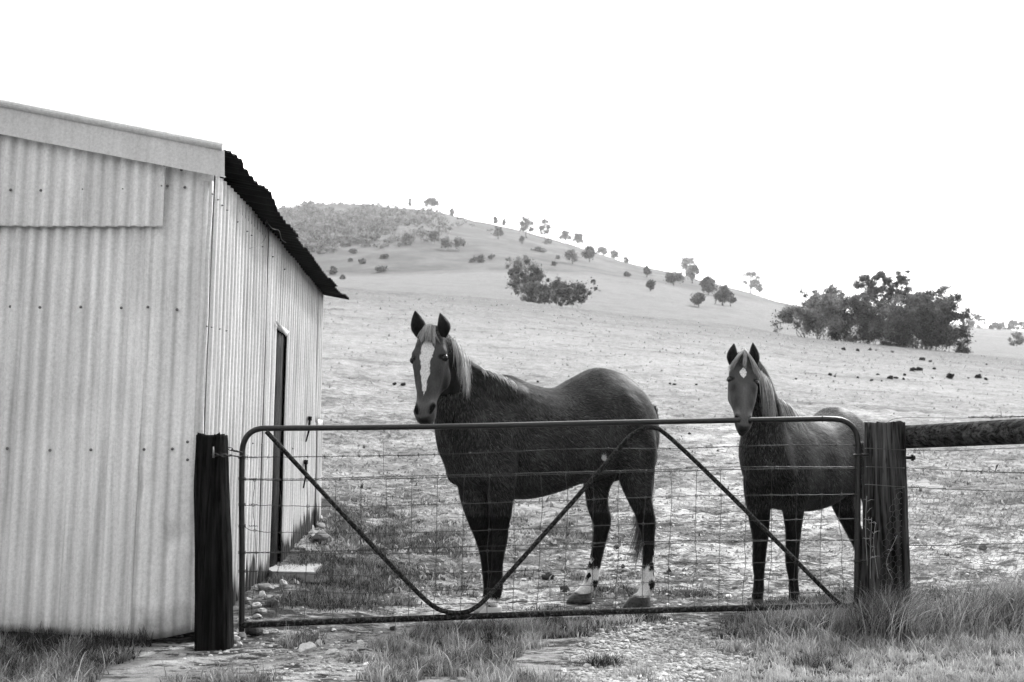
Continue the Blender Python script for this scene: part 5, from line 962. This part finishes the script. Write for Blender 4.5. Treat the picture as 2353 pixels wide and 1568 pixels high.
# legs (centre line and half widths as seen)
limb(mb, [(1152, 1035, 6.38, 38, .9), (1150, 1090, 6.36, 37, .95), (1150, 1135, 6.38, 31, .95), (1151, 1180, 6.41, 24, .95), (1150, 1215, 6.43, 18.5, 1), (1149, 1240, 6.43, 17.5, 1), (1145, 1270, 6.44, 14.5, 1), (1142, 1310, 6.45, 13, 1.05), (1140, 1345, 6.45, 15.5, 1.05), (1138, 1362, 6.45, 15, 1.1), (1133, 1382, 6.44, 13, 1.1), (1129, 1396, 6.42, 17, 1.1)])
limb(mb, [(1092, 1060, 6.5, 36, .9), (1086, 1110, 6.5, 34, .9), (1094, 1150, 6.52, 34, .95), (1109, 1200, 6.56, 31, .95), (1114, 1235, 6.58, 22, 1), (1121, 1275, 6.6, 18, 1), (1124, 1315, 6.62, 16, 1), (1126, 1350, 6.62, 15, 1), (1122, 1375, 6.60, 13, 1.1), (1116, 1392, 6.58, 16, 1.1)])
limb(mb, [(1452, 985, 6.92, 50, .75), (1458, 1040, 6.90, 50, .8), (1460, 1080, 6.88, 42, .8), (1462, 1110, 6.88, 35, .85), (1470, 1145, 6.88, 27.5, .9), (1480, 1175, 6.89, 22, .9), (1486, 1200, 6.90, 20.5, .95), (1489, 1225, 6.90, 16, 1), (1490, 1260, 6.90, 13.5, 1), (1489, 1300, 6.89, 13, 1), (1489, 1335, 6.88, 16, 1.1), (1484, 1355, 6.87, 15, 1.1), (1475, 1372, 6.85, 14.5, 1.2), (1467, 1383, 6.83, 21, 1.1)])
limb(mb, [(1400, 1000, 7.05, 46, .7), (1385, 1060, 7.03, 42, .8), (1374, 1095, 7.02, 37, .85), (1371, 1130, 7.02, 27, .9), (1374, 1165, 7.03, 24, .9), (1383, 1195, 7.04, 21.5, .95), (1381, 1220, 7.04, 17.5, 1), (1375, 1255, 7.03, 14.5, 1), (1366, 1300, 7.01, 13.5, 1), (1358, 1335, 7.0, 16, 1.1), (1350, 1350, 6.99, 14.5, 1.1), (1338, 1363, 6.97, 14, 1.2), (1332, 1372, 6.96, 19, 1.1)])
def colour1(V, ta, sl_, nl, onh):
    px, py = vproj(V); n = fbm(V[:, 0] * 1, V[:, 2], 14., 2.); coat = np.full(len(V), .62); hm_ = np.clip((ta + .1) / .3, 0, 1) * onh * (nl > -.30)
    coat = coat + hm_ * 3.2 - .35 * hm_ * np.clip((np.abs(sl_) - .07) / .04, 0, 1)
    bz = np.interp(ta, [.09, .16, .24, .32, .42, .55, .66, .74], [.0, .024, .040, .036, .027, .020, .012, .0]); mark = np.clip((bz - np.abs(sl_ + .004) + n * .012) / .016 + .5, 0, 1) * (nl > -.06) * onh * (ta > .08) * (ta < .74)
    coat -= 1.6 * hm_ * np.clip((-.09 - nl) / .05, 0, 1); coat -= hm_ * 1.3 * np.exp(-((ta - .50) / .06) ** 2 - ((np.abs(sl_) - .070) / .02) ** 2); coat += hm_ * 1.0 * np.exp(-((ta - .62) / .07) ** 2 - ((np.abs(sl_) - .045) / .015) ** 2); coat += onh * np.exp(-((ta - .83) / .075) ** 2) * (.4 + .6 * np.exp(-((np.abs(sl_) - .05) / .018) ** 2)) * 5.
    zg = V[:, 2] + .89; xr = px; sock = np.where((px > 1420), np.clip((.31 + n * .16 - zg) / .05, 0, 1), np.where(px > 1300, np.clip((.27 + n * .16 + (px - 1350) * .001 - zg) / .05, 0, 1), np.clip((.13 + n * .08 - zg) / .03, 0, 1)))
    sock = sock * (py > 1200); fet = np.exp(-((px - np.where(px > 1420, 1500, 1370)) / 12) ** 2 - ((py - 1342) / 12) ** 2) * (px > 1300); n2_ = fbm(V[:, 0] * 1.6, V[:, 2] * .5, 26., 6.); sock = sock * (1 - .8 * np.clip(fet, 0, 1)) * np.clip(1.08 + n2_ * .45, .45, 1); mark = np.maximum(mark, sock)
    mark = np.maximum(mark, np.exp(-(((px - 1388) / 9) ** 2 + ((py - 1050) / 13) ** 2) * 1.2) * (V[:, 1] < 6.95))
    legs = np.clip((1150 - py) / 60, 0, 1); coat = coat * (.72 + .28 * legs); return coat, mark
ex = [hp(hd1, .32, .091 * k1, -.031 * k1), hp(hd1, .32, -.091 * k1, -.033 * k1)]
ears1 = [(hp(hd1, .06, -.058, -.045), P(953.5, 714, 6.14), .050, -1, .006), (hp(hd1, .09, .072, -.045), P(1011, 719, 6.15), .044, 1, .022)]
m_coat1 = coat_mat('dark_wet_coat', .0006, .015, 95, (0, R(35), R(-28)))
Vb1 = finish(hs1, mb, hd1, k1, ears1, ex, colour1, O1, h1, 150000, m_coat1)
m_hoofp = Mat('pale_hoof', .7, .2).color(.34).m
def hoof(px, py, Y, w_, hgt, fwd, root, mat=None):
    """bell-shaped hoof: bottom centre at px, py"""
    b = P(px, py, Y); r = w_ * Y / F; hh = hgt * Y / F; mb = MB(); rings = []; f = np.array([fwd[0], fwd[1], 0.]); f = unit(f); s = np.cross(up, f)
    for z, sc_, sh_ in ((-.012, .95, .0), (0, 1.06, .0), (.25, 1.0, -.03), (.6, .9, -.14), (1., .78, -.3), (1.06, .7, -.34)):
        rings.append(b + up * hh * z + f * (sh_ * r) + (np.cos(TH) * r * 1.12 * sc_)[:, None] * f + (np.sin(TH) * r * .95 * sc_)[:, None] * s)
    loft(mb, rings); return mb.build('hoof', mat or m_hoof, root)
hoof(1126, 1414, 6.41, 24, 17, h1, hs1, m_hoofp); hoof(1112, 1405, 6.58, 21, 16, h1, hs1, m_hoofp); hoof(1464, 1397, 6.82, 28, 22, h1, hs1); hoof(1331, 1384, 6.95, 26, 18, h1, hs1)
hair('mane', [P(1038, 776, 6.22), P(1049, 788, 6.22), P(1060, 804, 6.24), P(1076, 822, 6.28)], [P(1050, 804, 6.10), P(1064, 816, 6.10), P(1074, 840, 6.13), P(1082, 850, 6.2)], [P(1052, 872, 6.13), P(1064, 885, 6.09), P(1073, 918, 6.10), P(1078, 880, 6.2)], 300, .0016, m_mane, hs1, 3)
hair('mane', [P(1098, 846, 6.40), P(1120, 852, 6.42), P(1150, 862, 6.45), P(1178, 876, 6.5)], [P(1106, 850, 6.32), P(1134, 855, 6.34), P(1160, 868, 6.38), P(1184, 882, 6.44)], [P(1114, 862, 6.28), P(1142, 868, 6.30), P(1168, 884, 6.34), P(1192, 900, 6.42)], 130, .0016, m_mane, hs1, 4, .3, 1.)
hair('forelock', [hp(hd1, -.03, -.03, 0.), hp(hd1, -.05, 0, .0), hp(hd1, -.02, .035, 0)], [hp(hd1, .07, -.05, .03), hp(hd1, .08, -.01, .035), hp(hd1, .08, .05, .03)], [hp(hd1, .17, -.065, .012), hp(hd1, .19, -.005, .02), hp(hd1, .21, .06, .012)], 200, .0013, m_fore, hs1, 5)
hair('tail', [P(1503, 935, 7.14), P(1506, 965, 7.12)], [P(1508, 1080, 7.16), P(1496, 1120, 7.2)], [P(1444, 1288, 7.15), P(1472, 1292, 7.15)], 460, .0030, m_tail, hs1, 6, .1, .9, .012, .01, 10)
# ---- the young horse
O2 = np.array([1.905, 6.86, -.888]); h2, l2 = frame(R(47))
hs2 = empty('horse', (O2[0], O2[1], -.89), 'smaller young horse with a white star and long forelock, chin resting over the gate', 'horse', 'horses looking over the gate')
mb = MB()
trunk(mb, O2, h2, l2, [(.38, .99, .80, .06, 0), (.31, 1.10, .72, .165, .1), (.20, 1.19, .655, .215, .2), (.08, 1.28, .63, .225, .4), (-.08, 1.315, .625, .22, .5), (-.22, 1.275, .62, .245, .3), (-.38, 1.26, .635, .25, .22), (-.52, 1.31, .665, .245, .25),
                       (-.64, 1.36, .70, .250, .26), (-.80, 1.355, .74, .245, .24), (-.94, 1.29, .78, .225, .2), (-1.05, 1.18, .84, .165, .1), (-1.11, 1.04, .9, .08, 0)])
for s in (-1, 1):
    ellip(mb, LW(O2, h2, l2, .10, s * .13, .93), (.14, .08, .26), (h2, l2, up + h2 * -.45)); ellip(mb, LW(O2, h2, l2, -.78, s * .12, 1.0), (.20, .10, .29), (h2, l2, up)); ellip(mb, LW(O2, h2, l2, .26, s * .09, .86), (.09, .08, .12), (h2, l2, up))
neck(mb, [NP(1722, 832, 6.28, .065, .05), NP(1740, 875, 6.35, .10, .062), NP(1752, 925, 6.42, .125, .08), NP(1758, 975, 6.48, .155, .12), NP(1760, 1030, 6.56, .18, .17), NP(1772, 1075, 6.65, .19, .20)], (.80, .45, .38))
hd2 = head_frame(P(1709, 815, 6.16), P(1711, 984, 5.94), R(2)); k2 = .855; head_parts(mb, hd2, k2, HEADSEC2)
limb(mb, [(1748, 1070, 6.72, 38, .85), (1743, 1120, 6.74, 34, .9), (1743, 1160, 6.78, 27.5, .95), (1745, 1195, 6.80, 23, 1), (1747, 1235, 6.82, 18, 1), (1745, 1268, 6.84, 15.5, 1), (1744, 1295, 6.85, 14.5, 1), (1744, 1325, 6.86, 11.5, 1), (1743, 1352, 6.86, 12, 1), (1741, 1366, 6.86, 12.5, 1.1), (1740, 1378, 6.85, 13.5, 1.1)])
limb(mb, [(1830, 1075, 6.66, 38, .85), (1826, 1130, 6.67, 34, .9), (1823, 1170, 6.68, 25, .95), (1823, 1210, 6.70, 19, 1), (1822, 1245, 6.72, 16, 1), (1820, 1275, 6.73, 15.5, 1), (1820, 1300, 6.74, 14, 1), (1823, 1330, 6.75, 11, 1), (1824, 1355, 6.76, 11.5, 1), (1825, 1370, 6.76, 12, 1), (1826, 1384, 6.75, 14, 1)])
limb(mb, [(1930, 1040, 7.35, 40, .8), (1932, 1100, 7.33, 38, .8), (1936, 1150, 7.32, 28, .85), (1950, 1190, 7.32, 22, .9), (1965, 1225, 7.33, 18, .9), (1978, 1255, 7.34, 16, 1), (1982, 1290, 7.34, 13, 1), (1983, 1330, 7.33, 12.5, 1), (1978, 1352, 7.31, 12, 1), (1973, 1366, 7.3, 13, 1)])
limb(mb, [(2000, 1020, 7.18, 42, .8), (2005, 1090, 7.16, 38, .8), (2010, 1150, 7.14, 28, .85), (2022, 1190, 7.14, 21, .9), (2034, 1230, 7.15, 18, .9), (2036, 1290, 7.15, 13, 1), (2034, 1345, 7.13, 13, 1), (2028, 1368, 7.1, 13, 1)])
def colour2(V, ta, sl_, nl, onh):
    px, py = vproj(V); n = fbm(V[:, 0] * 1, V[:, 2], 16., 5.); coat = np.full(len(V), .85); hm_ = np.clip((ta + .1) / .3, 0, 1) * onh * (nl > -.30)
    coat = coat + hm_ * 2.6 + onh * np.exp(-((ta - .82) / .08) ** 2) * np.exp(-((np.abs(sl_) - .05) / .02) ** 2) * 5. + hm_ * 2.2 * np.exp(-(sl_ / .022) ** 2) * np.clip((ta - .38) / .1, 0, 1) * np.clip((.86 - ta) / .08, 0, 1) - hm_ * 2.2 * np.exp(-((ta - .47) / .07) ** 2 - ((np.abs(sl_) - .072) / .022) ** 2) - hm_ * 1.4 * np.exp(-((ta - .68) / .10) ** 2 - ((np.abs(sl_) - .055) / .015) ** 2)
    w_ = np.interp(ta, [.18, .21, .25, .28, .32, .39], [.0, .016, .026, .020, .010, 0]); mark = np.clip((w_ - np.abs(sl_ + .006) + n * .016) / .022 + .45, 0, 1) * (nl > -.07) * onh * (ta > .17) * (ta < .42)
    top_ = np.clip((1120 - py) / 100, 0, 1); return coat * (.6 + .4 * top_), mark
ears2 = [(hp(hd2, .13, -.066 * k2, -.04), P(1687, 789, 6.20), .036, -1, .010), (hp(hd2, .13, .070 * k2, -.04), P(1730, 787, 6.20), .036, 1, .012)]
m_coat2 = coat_mat('dark_young_coat', .0008, .017, 80, (0, R(30), R(-47)), .021)
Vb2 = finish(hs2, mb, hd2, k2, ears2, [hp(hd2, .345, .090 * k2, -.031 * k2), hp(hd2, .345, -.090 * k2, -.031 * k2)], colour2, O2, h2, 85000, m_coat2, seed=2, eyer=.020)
hoof(1740, 1395, 6.84, 16, 17, h2, hs2); hoof(1826, 1399, 6.74, 16, 16, h2, hs2); hoof(1972, 1378, 7.28, 15, 14, h2, hs2); hoof(2027, 1380, 7.1, 15, 14, h2, hs2)
hair('forelock', [hp(hd2, -.03, -.012, .0), hp(hd2, -.05, -.002, .01)], [hp(hd2, .06, -.05, .045), hp(hd2, .05, -.025, .05)], [hp(hd2, .30, -.105, -.005), hp(hd2, .20, -.075, .015)], 150, .0014, m_fore, hs2, 7, .2, 1., .004)
hair('forelock', [hp(hd2, -.05, .0, .01), hp(hd2, -.03, .015, .0)], [hp(hd2, .05, .03, .05), hp(hd2, .07, .06, .035)], [hp(hd2, .26, .075, .02), hp(hd2, .36, .115, -.02)], 190, .0014, m_fore, hs2, 8, .2, 1., .004)
hair('forelock', [hp(hd2, -.04, -.006, .01), hp(hd2, -.04, .006, .01)], [hp(hd2, .08, -.008, .05), hp(hd2, .08, .010, .05)], [hp(hd2, .22, -.012, .028), hp(hd2, .24, .004, .028)], 50, .0012, m_fore, hs2, 9, .3, 1., .003)
hair('mane', [P(1738, 845, 6.24), P(1752, 858, 6.28), P(1766, 872, 6.33), P(1774, 895, 6.4)], [P(1752, 880, 6.15), P(1768, 885, 6.17), P(1779, 905, 6.24), P(1780, 925, 6.3)], [P(1756, 962, 6.22), P(1764, 968, 6.2), P(1774, 962, 6.22), P(1782, 965, 6.28)], 330, .0018, m_fore, hs2, 10, .1, .9)
hair('mane', [P(1780, 915, 6.45), P(1796, 920, 6.52), P(1812, 932, 6.6), P(1828, 945, 6.68)], [P(1792, 918, 6.36), P(1812, 926, 6.42), P(1826, 942, 6.48), P(1838, 955, 6.56)], [P(1800, 965, 6.34), P(1828, 985, 6.38), P(1845, 998, 6.42), P(1858, 1000, 6.5)], 220, .0016, m_fore, hs2, 11, .1, .9)
hair('tail', [P(2012, 985, 7.5), P(2018, 1000, 7.48)], [P(2024, 1100, 7.52), P(2016, 1100, 7.5)], [P(2010, 1290, 7.45), P(2024, 1295, 7.45)], 160, .0025, m_tail, hs2, 12, .1, .7, .01, .01, 9)
